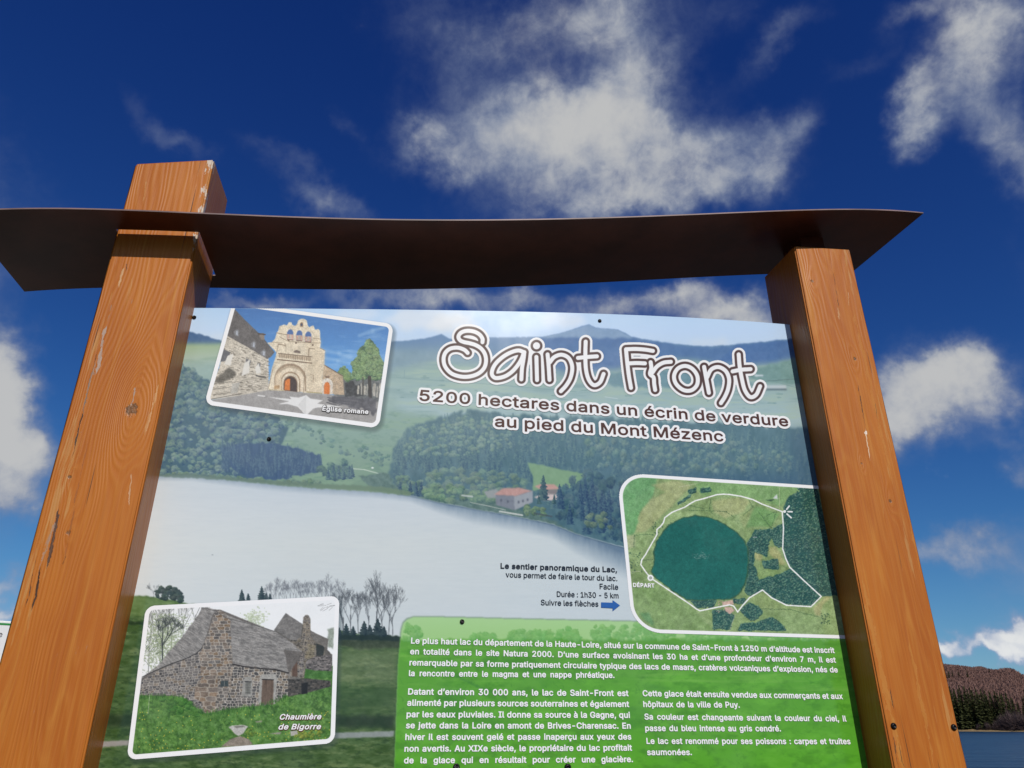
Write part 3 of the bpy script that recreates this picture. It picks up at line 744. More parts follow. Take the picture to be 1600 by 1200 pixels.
# lower left: pasture with its bare trees
past = [(130, 926), (207, 930), (240, 933), (300, 944), (420, 965), (560, 990), (640, 996), (640, 1330), (130, 1330)]
m = c.fill(past, (68, 94, 52), .8, 26, 14, 1.5, sy=5)
g1 = c.fbm(26, 5, .65, 31, 7)
c.paint(m*np.clip((g1-.52)*5, 0, 1)*.6, (124, 140, 94))
c.paint(m*np.clip((.45-c.fbm(10, 4, .65, 32, 4))*6, 0, 1)*.6, (40, 64, 36))
c.fill([(130, 926), (207, 930), (245, 934), (300, 946), (300, 965), (200, 962), (130, 962)], (112, 138, 84), 2, 20, 6, 1, a=.7)
c.fill([(130, 966), (202, 970), (240, 973), (240, 977), (130, 974)], (38, 58, 36), 1, 8, 5, 1, a=.9)
c.fill([(524, 997), (630, 998), (628, 1012), (560, 1016), (524, 1004)], (62, 72, 54), 2, 18, 5, 2)
c.fill([(524, 1012), (620, 1016), (620, 1068), (524, 1064)], (116, 130, 96), 6, 26, 7, 3, a=.55, sy=4)
c.fill([(524, 1072), (618, 1074), (614, 1110), (524, 1112)], (58, 84, 48), 6, 14, 10, 3, a=.7)
c.fill([(130, 1112), (210, 1116), (210, 1136), (130, 1134)], (36, 54, 34), 3, 10, 8, 2, a=.85); c.fill([(524, 1118), (616, 1118), (614, 1138), (524, 1136)], (36, 54, 36), 3, 10, 8, 2, a=.9)
c.fill([(130, 1160), (206, 1156), (206, 1164), (130, 1170)], (150, 146, 140), .8, 10, 4); c.fill([(520, 1145), (616, 1142), (615, 1151), (520, 1154)], (138, 146, 142), .8, 10, 4)
c.clumps([(242, 924), (250, 917), (268, 917), (282, 925), (283, 939), (245, 935)], 60, 3, 6, (34, 46, 46), (82, 96, 88), .8, .9)
c.bare_tree(240, 934, 24, (92, 98, 100), .6, .5, .9, 4)
for x, y, h in ((378, 941, 20), (388, 941, 14), (409, 940, 24), (416, 940, 15), (422, 940, 13)): c.conifer(x, y, h*.55, h, (38, 52, 58), (66, 82, 82))
for _ in range(24): c.bare_tree(418+_*5.0+c.rng.uniform(-2, 2), 944+c.rng.uniform(-1, 3), c.rng.uniform(30, 48), (104, 108, 114), .55, .42, .9, 4)
for x, h, w_ in ((536, 78, 1.8), (548, 88, 1.5), (560, 70, 1.2), (588, 100, 2.0), (598, 96, 1.4), (607, 92, 1.3), (614, 80, 1.2), (575, 84, 1.2)): c.bare_tree(x, 998, h, (78, 82, 86), .75, .34, w_, 5)
for x, h in ((541, 26), (552, 22), (569, 30), (578, 24), (590, 34), (600, 22), (530, 20)): c.conifer(x, 1000, h*.62, h, (30, 42, 48), (58, 72, 72))
c.fill([(524, 992), (630, 994), (630, 1001), (524, 999)], (40, 52, 46), 1, 8, 4, 2)
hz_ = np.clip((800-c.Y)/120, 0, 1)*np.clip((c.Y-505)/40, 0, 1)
c.paint(hz_*.20, (156, 178, 184))  # veil of mirrored sky over hills and woods, blended into the inks
# green box with the text
R0 = 18
gb = [(612, 1330), (622, 1040), (627, 985), (630, 974), (636, 968), (646, 964), (700, 964.5), (800, 967), (985, 971), (1100, 975), (1420, 990), (1420, 1330)]
mo = c.poly([(609.5, 1330), (620, 1040), (625.5, 984), (629, 972), (635, 966), (646, 962.6), (700, 963), (800, 965.6), (985, 969.6), (1420, 988), (1420, 1330)], .5)
c.paint(mo*.5, (60, 92, 56))
m = c.poly(gb, .4)
c.paint(m, c.grad(965, (164, 204, 142), 992, (158, 200, 132)))
c.paint(m*np.clip((c.Y-(996+10*(c.fbm(20, 3, .6, 41)-.5)))/5, 0, 1), c.grad(995, (92, 154, 56), 1200, (86, 160, 42)))
for xa, xb, yt, n_ in ((632, 660, 972, 30), (735, 775, 988, 30), (795, 868, 984, 60), (870, 905, 982, 26), (925, 1060, 975, 110), (1060, 1340, 982, 150)):
    c.clumps([(xa, 1000), (xa+4, yt+4), ((xa+xb)/2, yt), (xb-4, yt+3), (xb, 1000)], n_, 3, 7, (88, 152, 72), (134, 186, 108), .9, .75, 5)
mg = m*np.clip((c.Y-1002)/6, 0, 1)
c.paint(mg*np.clip((c.fbm(40, 5, .62, 42, 18)-.50)*4, 0, 1)*.55, (108, 180, 60))
c.paint(mg*np.clip((.47-c.fbm(24, 5, .65, 43, 12))*5, 0, 1)*.50, (64, 126, 36))
c.paint(mg*np.clip((.40-c.fbm(70, 4, .6, 46, 40))*5, 0, 1)*.45, (58, 120, 46))
veins = np.abs(c.fbm(30, 4, .6, 44)-.5)
c.paint(mg*np.clip((.012-veins)*80, 0, 1)*.35, (52, 112, 38))
c.paint(mg*np.clip((c.fbm(80, 3, .6, 45, 5)-.55)*5, 0, 1)*.25*(c.Y < 1080), (140, 190, 96))
c.line([(713, 1056), (745, 1072), (790, 1090)], 4, (56, 116, 52), .35, 3)
def quad_h(quad):               # homography photo pixel -> unit square (TL, TR, BR, BL)
    A = []; uv = ((0, 0), (1, 0), (1, 1), (0, 1))
    for (x, y), (u, v) in zip(quad, uv):
        A.append([x, y, 1, 0, 0, 0, -u*x, -u*y, -u]); A.append([0, 0, 0, x, y, 1, -v*x, -v*y, -v])
    return np.linalg.svd(np.array(A))[2][-1].reshape(3, 3)
def happly(H, x, y):
    w_ = H[2, 0]*x+H[2, 1]*y+H[2, 2]
    return (H[0, 0]*x+H[0, 1]*y+H[0, 2])/w_, (H[1, 0]*x+H[1, 1]*y+H[1, 2])/w_
def rr_sdf(u, v, w_, h_, r):
    qx = np.abs((u-.5)*w_)-w_/2+r; qy = np.abs((v-.5)*h_)-h_/2+r
    return np.hypot(np.maximum(qx, 0), np.maximum(qy, 0))+np.minimum(np.maximum(qx, qy), 0)-r
CHURCH_Q = [(364, 471.5), (615, 506.5), (592, 669.5), (319, 632)]
COTT_Q = [(228, 947), (530.5, 931), (523, 1161), (198, 1187.5)]
MAP_Q = [(963.5, 738.5), (1345, 763.5), (1386, 1000), (988.5, 988)]
# soft printed shadow that the layout artist put under the two tilted photographs
for q, wd, hg in ((CHURCH_Q, 262, 166), (COTT_Q, 314, 236)):
    Hq = quad_h([(x+2.5, y+4) for x, y in q]); u, v = happly(Hq, c.X, c.Y)
    d_ = rr_sdf(u, v, wd, hg, 14)
    c.paint(np.clip(1-d_/6, 0, 1)*.38, (46, 58, 62))

# ---- church photograph
def zc(pts): return [(320+x/5.333, 470+y/5.333) for x, y in pts]
c = ch_c = Canvas(312, 462, 622, 676, 2.4, 5)
c.C[:] = c.grad(480, (62, 108, 172), 600, (92, 160, 222))
c.paint(np.clip((c.fbm(46, 5, .6, 2, 9)-.50)*4, 0, 1)*np.clip((c.X-490)/40, 0, 1)*.5, (160, 196, 228))
c.paint(np.clip((c.fbm(36, 4, .6, 3, 8)-.52)*4, 0, 1)*.22, (120, 166, 214))
for pts in ([(1290, 290), (1400, 250), (1490, 225)], [(1010, 420), (1120, 440), (1220, 470)], [(1010, 480), (1110, 500), (1210, 520)]): c.line(zc(pts), 5, (170, 204, 232), .35, 4)
c.fill(zc([(-60, 850), (420, 760), (560, 735), (830, 765), (1060, 785), (1440, 800), (1500, 1080), (-60, 1080)]), (152, 149, 146), .3, 10, 5)
# trees and yard on the right
c.fill(zc([(1100, 640), (1500, 640), (1480, 850), (1080, 800)]), (92, 96, 96), 1, 34, 5, 3)
c.fill(zc([(1160, 690), (1230, 660), (1260, 700), (1320, 690), (1320, 790), (1180, 800)]), (56, 58, 60), .5, 22, 4, 2)
c.clumps(zc([(1110, 590), (1155, 545), (1200, 590), (1240, 640), (1200, 670), (1130, 650)]), 60, 2, 4.5, (58, 88, 62), (132, 156, 96))
tree_p = zc([(1376, 315), (1400, 350), (1440, 410), (1450, 470), (1485, 520), (1480, 620), (1450, 660), (1380, 650), (1280, 655), (1225, 640), (1240, 560), (1220, 510), (1270, 470), (1285, 410), (1330, 370)])
c.fill(tree_p, (70, 98, 74), .4, 14, 4, 2)
c.clumps(tree_p, 330, 2.0, 4.5, (46, 74, 56), (138, 164, 110), .9, .85, 12)
c.line(zc([(1372, 640), (1378, 800)]), 5.5, (52, 50, 48)); c.line(zc([(1318, 640), (1322, 780)]), 2, (70, 68, 62))
c.fill(zc([(1050, 810), (1180, 795), (1440, 815), (1420, 960), (1300, 900), (1160, 870), (1060, 845)]), (82, 82, 88), 1, 24, 5, 3, a=.9)
for _ in range(16):
    x = c.rng.uniform(1000, 1150); y = c.rng.uniform(800, 850); c.line(zc([(x, y), (x+c.rng.uniform(80, 200), y+c.rng.uniform(5, 40))]), 1.6, (74, 74, 80), .6)
# house on the left
c.fill(zc([(180, 270), (530, 470), (535, 745), (290, 790), (40, 830), (60, 700), (120, 560)]), (196, 187, 170), .3, 14, 5)
for _ in range(620):
    x = c.rng.uniform(60, 530); y = c.rng.uniform(290, 800)
    yt = np.interp(x, [60, 180, 530], [560, 300, 480]); yb2 = np.interp(x, [60, 290, 530], [800, 780, 735])
    if not yt < y < yb2: continue
    sl_ = np.interp(y, [300, 600, 780], [.5, .1, -.15]); L_ = c.rng.uniform(8, 26)
    c.line(zc([(x, y), (x+L_, y+L_*sl_)]), c.rng.uniform(.5, 1.3), (112, 104, 92) if _ % 3 else (222, 214, 198), .75)
for q in ([(150, 400), (215, 430), (190, 500), (130, 510)], [(345, 480), (385, 500), (365, 570), (335, 570)], [(440, 520), (465, 525), (455, 590), (432, 590)]):
    c.fill(zc(q), (92, 92, 96), .4, 12, 3)
for q in ([(190, 460), (240, 440), (215, 540), (160, 530)], [(330, 520), (375, 490), (370, 600), (305, 630)], [(420, 560), (450, 520), (470, 600), (430, 610)]):
    c.fill(zc(q), (222, 218, 208), .5, 8, 3)
c.fill(zc([(110, 610), (200, 550), (260, 610), (160, 690), (90, 690)]), (82, 78, 70), 1, 30, 4, 3, a=.85)
for k_ in range(6): c.line(zc([(75, 690+k_*24), (225, 675+k_*22)]), 1.6, (214, 206, 190) if k_ % 2 else (138, 132, 120), .85)
c.fill(zc([(230, 690), (295, 680), (270, 770), (215, 775)]), (172, 168, 158), .4, 8, 4)
c.line(zc([(430, 625), (505, 640)]), 2.2, (70, 68, 64), .9)
for k_ in range(7): c.line(zc([(300, 665+k_*16), (525, 640+k_*15)]), .7, (134, 126, 112), .7)
c.fill(zc([(240, 60), (330, 155), (480, 300), (582, 430), (550, 470), (520, 486), (380, 400), (185, 292), (205, 210)]), (94, 90, 88), .3, 10, 3, sy=6)
for x, y in ((262, 262), (402, 360), (486, 430)):
    c.fill(zc([(x-20, y-2), (x+8, y-26), (x+24, y-14), (x+22, y+40), (x-14, y+24)]), (122, 122, 124), .3); c.fill(zc([(x+2, y-12), (x+14, y-10), (x+12, y+28), (x-2, y+22)]), (176, 182, 192), .3)
c.fill(zc([(450, 275), (490, 270), (498, 300), (495, 330), (470, 330)]), (128, 116, 104), .4, 12, 3); c.line(zc([(445, 275), (502, 282)]), 2.2, (84, 72, 64))
# right wing
c.fill(zc([(985, 530), (1150, 625), (1162, 785), (970, 775)]), (186, 162, 132), .3, 14, 4)
for _ in range(240):
    x = c.rng.uniform(985, 1150); y = c.rng.uniform(570, 780)
    if y < np.interp(x, [985, 1150], [550, 640]): continue
    c.blob(x, y, 1.0, .8, (128, 112, 96), (212, 190, 160), _, .7) if False else c.blob(320+x/5.333, 470+y/5.333, 1.5, 1.0, (132, 114, 98), (214, 192, 160), _, .7)
c.line(zc([(985, 530), (1152, 628)]), 1.5, (112, 98, 84)); c.line(zc([(1158, 640), (1164, 785)]), 1.2, (110, 98, 88), .6)
c.ellipse(320+1017/5.333, 470+700/5.333, 9.5, 10, (214, 206, 192)); c.fill(zc([(968, 700), (1066, 700), (1066, 780), (968, 776)]), (208, 198, 182), .3, 6, 3)
c.fill(zc([(992, 776), (994, 705), (1005, 682), (1020, 676), (1036, 686), (1043, 710), (1040, 780)]), (204, 108, 46), .3, 10, 2, sy=12)
c.fill(zc([(1003, 628), (1040, 628), (1036, 645), (1006, 645)]), (118, 96, 76), .4)
# facade
for x_, y_, w_, h_ in ((1272, 706, 16, 70), (1300, 690, 12, 92), (1325, 716, 20, 66), (1350, 700, 9, 92), (1402, 696, 22, 100), (1432, 720, 12, 84), (1452, 690, 20, 120)): c.fill(zc([(x_, y_), (x_+w_*.6, y_-8), (x_+w_, y_+4), (x_+w_, y_+h_), (x_, y_+h_)]), (168, 164, 152), .5, 26, 3, 1)
fac = zc([(528, 742), (540, 660), (560, 560), (590, 470), (598, 432), (520, 350), (560, 346), (585, 318), (600, 268), (612, 250), (622, 212), (645, 205), (660, 198), (685, 206), (700, 180), (722, 180), (728, 200), (752, 210), (768, 196), (778, 165), (800, 152), (824, 150), (850, 165), (858, 205), (870, 222), (888, 212), (905, 206), (920, 242), (945, 236), (960, 250), (962, 300), (966, 350), (960, 392), (1002, 416), (996, 530), (978, 640), (975, 772), (830, 768), (740, 745)])
c.fill(fac, (222, 208, 182), .3, 12, 6)
c.fill(zc([(840, 300), (962, 320), (960, 395), (1000, 416), (992, 540), (975, 770), (850, 768), (850, 640)]), (212, 194, 164), 3, 10, 6, a=.6)
for _ in range(110):
    x = c.rng.uniform(560, 980); y = c.rng.uniform(380, 760)
    i, j = int((320+x/5.333-c.x0)*c.k), int((470+y/5.333-c.y0)*c.k)
    c.line(zc([(x, y), (x+c.rng.uniform(12, 36), y+c.rng.uniform(0, 4))]), .5, (182, 164, 136), .6)
for pts, w_ in (([(598, 268), (690, 285)], 1.3), ([(905, 312), (962, 320)], 1.0), ([(560, 345), (640, 352)], .9), ([(612, 362), (668, 372)], 1.6), ([(668, 355), (672, 380)], 1.0), ([(868, 400), (865, 470)], 1.4), ([(868, 396), (915, 402)], 1.2), ([(612, 360), (598, 440)], .8), ([(620, 300), (700, 340), (880, 352), (965, 352)], .9), ([(570, 560), (530, 730)], .9), ([(960, 395), (1000, 416)], 1.0)):
    c.line(zc(pts), w_, (136, 116, 94), .85)
for x, y in ((760, 352), (900, 370), (700, 330)): c.ellipse(320+x/5.333, 470+y/5.333, 1.3, 1.6, (112, 92, 76))
for x, y in ((712, 278), (788, 286), (862, 296)):
    c.fill(zc([(x-26, y+45), (x-25, y-15), (x-14, y-34), (x+2, y-40), (x+18, y-32), (x+26, y-14), (x+25, y+50)]), (74, 104, 158), .3)
    c.fill(zc([(x-26, y+2), (x+25, y+4), (x+24, y+52), (x-25, y+47)]), (206, 160, 138), .4, 14, 2)
    c.fill(zc([(x-10, y+4), (x+8, y+4), (x+16, y+42), (x-16, y+42)]), (186, 172, 160), .3, 12, 2); c.line(zc([(x-22, y+46), (x+22, y+50)]), 1.0, (88, 78, 70))
c.fill(zc([(794, 218), (793, 190), (804, 178), (818, 182), (820, 218)]), (140, 112, 88), .3); c.ellipse(320+806/5.333, 470+200/5.333, 1.6, 2.2, (70, 78, 96))
c.fill(zc([(738, 432), (748, 415), (768, 410), (792, 420), (800, 440)]), (112, 98, 88), .4, 10, 2)
# balustrade
c.fill(zc([(615, 440), (885, 470), (885, 500), (610, 470)]), (188, 168, 140), .3, 8, 3)
c.line(zc([(612, 438), (888, 468)]), 1.3, (120, 102, 84)); c.line(zc([(605, 490), (888, 520)]), 1.8, (122, 102, 82))
for k_ in range(18): x = 622+k_*15; c.line(zc([(x, 446+(x-615)*.11), (x-1, 474+(x-615)*.11)]), .8, (112, 96, 80), .9)
# portal
def arch(cx, cy, r, col, base, var=6): 
    pts = [(cx+r*math.cos(a_), cy-r*1.0*math.sin(a_)) for a_ in np.linspace(0, math.pi, 24)]
    c.fill(zc(pts+[(cx-r*1.0, base-10), (cx+r*1.0, base+12)] if False else pts+[(cx-r, base), (cx+r, base+14)]), col, .3, var, 4)
arch(712, 655, 132, (150, 128, 104), 742); arch(712, 664, 122, (176, 158, 132), 744); arch(716, 676, 116, (216, 200, 174), 746)
arch(714, 672, 80, (150, 124, 96), 746); arch(714, 676, 73, (216, 202, 178), 746); arch(714, 684, 58, (122, 98, 78), 746); arch(714, 688, 52, (64, 52, 50), 746, 3)
c.fill(zc([(590, 610), (640, 600), (640, 735), (580, 738)]), (220, 198, 166), 1, 6, 4, a=.7)
c.fill(zc([(664, 745), (668, 670), (690, 650), (712, 650), (710, 748)]), (206, 112, 50), .3, 12, 2, sy=14)
c.line(zc([(836, 560), (822, 768)]), 1.0, (138, 116, 92), .8); c.line(zc([(905, 620), (903, 680)]), .9, (136, 114, 92), .8); c.line(zc([(880, 616), (905, 620)]), .9, (136, 114, 92), .8)
c.fill(zc([(580, 708), (625, 704), (620, 735), (575, 736)]), (178, 144, 104), .5, 10, 3)
c.line(zc([(540, 742), (660, 748)]), 1.4, (196, 180, 140), .9); c.line(zc([(850, 760), (975, 772)]), 2.0, (168, 152, 108), .8)
# kerb, pavement star
c.line(zc([(45, 822), (180, 796), (300, 778)]), 1.0, (84, 80, 76), .9)
c.fill(zc([(525, 802), (720, 820), (705, 798), (780, 808), (845, 786), (880, 815), (985, 830), (935, 858), (1160, 884), (930, 892), (905, 900), (845, 958), (775, 884), (690, 862), (610, 862), (700, 838)]), (226, 225, 222), .4, 4, 5)
c.fill(zc([(775, 870), (845, 790), (845, 955)]), (206, 205, 202), .4, 3, 5, a=.7)
c.line(zc([(445, 790), (498, 796)]), 2.0, (220, 218, 214), .9)

c.paint(np.full((c.h, c.w), .10), (200, 205, 206))  # church inks washed paler to carry the board's sky sheen
# ---- cottage photograph
def zt(pts): return [(180+x/4., 900+y/4.) for x, y in pts]
c = co_c = Canvas(192, 925, 536, 1192, 2.2, 6)
c.C[:] = (234, 236, 236)
c.paint(np.clip((c.fbm(40, 3, .5, 4)-.5)*3, 0, 1)*.3, (224, 228, 230))
for x, y, h in ((268, 1020, 100), (286, 1010, 96), (306, 1000, 92), (250, 1040, 110), (232, 1050, 90)): c.bare_tree(x, y, h, (96, 98, 92), .6, .42, 1.6, 5)
for _ in range(2600):
    x = c.rng.normal(256, 21); y = c.rng.normal(1000, 27)
    if y < 958: continue
    c.blob(x, y, c.rng.uniform(.6, 2.0), c.rng.uniform(.5, 1.6), (104, 118, 88), (178, 190, 152), _, .5)
for _ in range(40): x = c.rng.uniform(222, 250); y = c.rng.uniform(975, 1050); c.line([(x, y), (x+c.rng.uniform(-8, 8), y-c.rng.uniform(3, 9))], .5, (70, 76, 72), .8)
c.bare_tree(254, 1032, 76, (66, 70, 66), .85, .5, 2.4, 6)
for _ in range(150): c.blob(c.rng.normal(397, 9), c.rng.normal(966, 7), c.rng.uniform(1, 2.6), c.rng.uniform(.9, 2), (160, 174, 140), (204, 212, 188), _, .6)
for _ in range(14): x = c.rng.uniform(502, 524); y = c.rng.uniform(942, 952); c.line([(x, y), (x-c.rng.uniform(3, 9), y+c.rng.uniform(0, 6))], .5, (112, 112, 110), .7)
c.fill(zt([(1330, 330), (1365, 325), (1365, 460), (1330, 450)]), (150, 158, 146), 1, 20, 3, 2)
# grass
gr = zt([(60, 1180), (150, 740), (300, 740), (430, 760), (560, 850), (760, 820), (930, 800), (1080, 740), (1190, 600), (1370, 600), (1400, 1090), (1300, 1100)])
m = c.fill(gr, (84, 124, 58), .5, 34, 5, 2, sy=4)
c.paint(m*np.clip((c.fbm(10, 5, .7, 11)-.52)*6, 0, 1)*.55, (118, 156, 76))
c.paint(m*np.clip((.48-c.fbm(7, 5, .75, 12))*7, 0, 1)*.55, (46, 78, 34))
for _ in range(900):
    x = c.rng.uniform(205, 525); y = c.rng.uniform(1085, 1182); c.line([(x, y), (x+c.rng.uniform(-2, 2), y-c.rng.uniform(1.5, 5))], .5, (104, 150, 66) if _ % 2 else (44, 84, 30), .5)
for _ in range(210):
    x = c.rng.uniform(206, 520); y = c.rng.uniform(1110, 1180)
    if c.rng.random() < .75 and 300 < x < 440 and y < 1140: continue
    c.ellipse(x, y, .8, .7, (206, 196, 70), .4, .85)
# second house
c.fill(zt([(992, 340), (1066, 236), (1172, 304), (1195, 300), (1225, 345), (1332, 397), (1325, 460), (1356, 492), (1356, 560), (1180, 560), (1080, 420)]), (96, 92, 86), .3, 20, 3)
c.fill(zt([(1150, 560), (1365, 560), (1365, 640), (1150, 640)]), (70, 112, 50), .6, 26, 5, 2)
def stones(mask_pts, n, r0, r1, cols, mortar=(158, 150, 140), wob=.6, ang=0.0):
    m_ = c.poly(zt(mask_pts), .2)
    pts_ = np.array(zt(mask_pts)); a0, b0 = pts_.min(0); a1, b1 = pts_.max(0)
    sl = c.box(a0, b0, a1, b1); X, Y = c.X[sl], c.Y[sl]
    q = []
    yy = b0-4
    while yy < b1+4+abs(ang)*(a1-a0):
        xx = a0-6+c.rng.uniform(0, 6)
        while xx < a1+6:
            w_ = r1*c.rng.uniform(1.1, 3.0); q.append((xx+w_/2, yy+c.rng.uniform(-.22, .22)*r0*2, w_*.5)); xx += w_
        yy += r0*2*c.rng.uniform(.8, 1.15)
    n = len(q)
    best = np.full(X.shape, 1e9); sec = np.full(X.shape, 1e9); idx = np.zeros(X.shape, int)
    wx = (c.noise(X, Y, 4, 2)-.5)*wob*2.5; wy = (c.noise(X+55, Y, 5, 2)-.5)*wob*3.0
    for k_, (a, b, hw_) in enumerate(q):
        u_, v_ = np.abs(X-a+wx)/hw_, np.abs(Y-b-(X-a0)*ang+wy)/r0
        d_ = (u_**3+v_**3)**(1/3)
        upd = d_ < best
        sec = np.where(upd, best, np.minimum(sec, d_)); best = np.where(upd, d_, best); idx = np.where(upd, k_, idx)
    cl = np.array(cols)[c.rng.integers(0, len(cols), n)]+c.rng.uniform(-14, 14, (n, 1))
    col = cl[idx]+(c.noise(X, Y, 2.5, 3, .6)[..., None]-.5)*44
    joint = np.clip((.42-(sec-best))*4, 0, 1)[..., None]*.85
    col = col*(1-joint)+np.array(mortar)*joint
    c.C[sl] += (col-c.C[sl])*m_[sl][..., None]
ST = [(116, 111, 106), (102, 98, 95), (130, 119, 106), (90, 87, 86), (124, 119, 113)]
STB = [(122, 111, 100), (116, 109, 102), (134, 119, 104), (112, 106, 100), (102, 98, 94), (132, 114, 94)]
stones([(1080, 390), (1175, 360), (1255, 400), (1310, 440), (1310, 500), (1200, 520), (1180, 640), (1070, 640), (1050, 470)], 90, 1.5, 2.4, [(98, 92, 84), (84, 80, 74), (120, 112, 98)], (132, 126, 116))
c.fill(zt([(1255, 420), (1310, 440), (1300, 500), (1258, 500)]), (56, 58, 54), .4, 10, 3)
c.fill(zt([(995, 338), (1030, 285), (1066, 232), (1110, 262), (1172, 302), (1160, 380), (1130, 402), (1085, 396), (1040, 365)]), (120, 117, 113), .3, 24, 4, sy=2)
c.fill(zt([(1215, 340), (1270, 368), (1335, 395), (1322, 408), (1325, 460), (1290, 430), (1235, 402)]), (112, 108, 102), .3, 22, 4, sy=2)
stones([(1175, 260), (1190, 243), (1208, 245), (1220, 270), (1222, 400), (1255, 440), (1255, 510), (1180, 520), (1170, 400)], 60, 1.3, 2.0, [(118, 111, 102), (98, 93, 88), (134, 124, 108)], (150, 142, 128))
c.fill(zt([(1205, 420), (1250, 430), (1250, 520), (1195, 520)]), (138, 126, 76), 1, 26, 3, 3, a=.22)
stones([(1190, 540), (1240, 505), (1356, 490), (1356, 595), (1240, 590), (1190, 580)], 110, 1.2, 2.0, [(98, 94, 92), (128, 122, 118), (78, 74, 72)], (112, 106, 102))
c.fill(zt([(1105, 480), (1140, 480), (1138, 630), (1104, 625)]), (94, 74, 62), .3, 16, 3, sy=18); stones([(1060, 465), (1105, 470), (1105, 630), (1075, 635)], 36, 1.4, 2, ST); stones([(1142, 480), (1185, 480), (1175, 615), (1140, 635)], 30, 1.4, 2, ST)
stones([(1070, 640), (1200, 640), (1345, 655), (1350, 690), (1220, 725), (1080, 755)], 120, 1.3, 2.2, [(70, 66, 62), (90, 84, 78), (58, 56, 52)], (82, 78, 72))
c.fill(zt([(1165, 672), (1205, 664), (1200, 735), (1165, 740)]), (34, 32, 32), .4)
# main house walls
c.fill(zt([(165, 640), (300, 540), (520, 300), (560, 205), (660, 212), (1000, 350), (1175, 480), (1085, 610), (1080, 745), (1000, 795), (760, 825), (560, 858), (400, 752), (155, 745)]), (104, 99, 94), .3, 14, 3)
stones([(165, 655), (250, 600), (350, 555), (480, 500), (560, 440), (570, 860), (480, 790), (400, 752), (300, 740), (155, 745)], 380, 2.1, 3.0, ST, (170, 164, 156), .6, -.10)
stones([(725, 555), (760, 555), (900, 570), (1082, 600), (1078, 745), (1000, 790), (930, 810), (760, 820), (560, 855), (550, 700)], 430, 2.2, 3.0, [(106, 100, 95), (90, 87, 84), (130, 119, 105), (80, 78, 76)], (192, 186, 176))
stones([(545, 450), (600, 300), (618, 235), (655, 210), (690, 235), (722, 262), (728, 430), (735, 560), (725, 700), (640, 850), (560, 855), (540, 700), (530, 500)], 230, 2.5, 4.0, STB, (174, 167, 156))
stones([(500, 690), (545, 630), (640, 620), (640, 700), (620, 850), (560, 856), (540, 790), (495, 760)], 34, 3.4, 7, [(130, 113, 96), (122, 108, 95), (114, 104, 95), (134, 114, 94)], (164, 155, 142), .8)
# thatched and stone roofs
def thatch(pts, ang, cbase=(138, 135, 131)):
    m_ = c.fill(zt(pts), cbase, .3, 10, 10, .8)
    ca, sa = math.cos(ang), math.sin(ang)
    U, V = c.X*ca+c.Y*sa, -c.X*sa+c.Y*ca
    n_ = c.noise(U, V, 7, 4, .65, 5, 1.6)
    c.paint(m_*np.clip((.48-n_)*6, 0, 1)*.6, (98, 96, 93)); c.paint(m_*np.clip((n_-.54)*6, 0, 1)*.6, (172, 169, 164))
thatch([(168, 632), (230, 585), (280, 548), (340, 470), (400, 405), (470, 310), (520, 240), (540, 198), (575, 195), (632, 218), (608, 240), (585, 330), (545, 440), (505, 482), (440, 515), (350, 545), (250, 590)], .6)
thatch([(655, 212), (690, 245), (760, 268), (860, 305), (1000, 345), (1050, 380), (1110, 425), (1172, 478), (1120, 468), (1050, 462), (1068, 520), (1080, 600), (1000, 580), (900, 572), (800, 560), (735, 545), (726, 430), (722, 280)], .25)
c.line(zt([(168, 632), (250, 592), (350, 550), (440, 518), (505, 486), (545, 450)]), 1.3, (52, 50, 50), .8)
c.line(zt([(735, 552), (800, 566), (900, 578), (1000, 586), (1082, 606)]), 2.2, (50, 46, 44), .85)
c.line(zt([(545, 198), (632, 220), (690, 262), (780, 285), (900, 315), (1000, 348)]), .9, (84, 82, 80), .8)
# openings
c.fill(zt([(892, 800), (905, 640), (915, 615), (1005, 612), (1012, 640), (1000, 800)]), (158, 156, 150), .4, 10, 3)
c.fill(zt([(912, 800), (920, 645), (990, 648), (988, 805)]), (102, 86, 74), .3, 22, 2, sy=26); c.line(zt([(918, 646), (990, 649)]), 1.6, (52, 46, 42))
c.fill(zt([(790, 750), (800, 650), (815, 628), (850, 630), (860, 660), (855, 755)]), (150, 148, 142), .4, 10, 3); c.fill(zt([(812, 735), (815, 662), (848, 664), (846, 740)]), (118, 118, 112), .3, 14, 2); c.line(zt([(812, 660), (850, 662)]), 1.4, (44, 42, 42))
for k_ in range(4): c.line(zt([(814, 680+k_*16), (846, 682+k_*16)]), .5, (84, 82, 78))
c.line(zt([(830, 664), (830, 738)]), .6, (84, 82, 78))
c.fill(zt([(658, 690), (660, 655), (706, 655), (708, 692)]), (64, 72, 72), .3, 10, 2); c.line(zt([(683, 656), (683, 692)]), .6, (140, 140, 132))
# grass in front, trough, rock
for _ in range(500):
    x = c.rng.uniform(216, 450); y = np.interp(x, [216, 286, 320, 370, 412, 450], [1086, 1090, 1114, 1107, 1101, 1086])+c.rng.uniform(-1, 5)
    c.line([(x, y+2), (x+c.rng.uniform(-1.5, 1.5), y-c.rng.uniform(1, 5))], .6, (82, 128, 52) if _ % 2 else (42, 78, 30), .7)
c.clumps(zt([(280, 770), (380, 750), (480, 790), (540, 840), (520, 870), (350, 860)]), 60, 3, 6, (38, 74, 28), (92, 138, 62), .8, .7)
c.line(zt([(218, 720), (205, 860)]), .5, (210, 210, 200), .8)
c.fill(zt([(708, 945), (730, 935), (800, 930), (832, 940), (815, 960), (800, 985), (770, 1000), (745, 985), (728, 962)]), (182, 180, 174), .4, 16, 4); c.fill(zt([(735, 940), (800, 935), (815, 942), (760, 950)]), (120, 118, 110), .5)
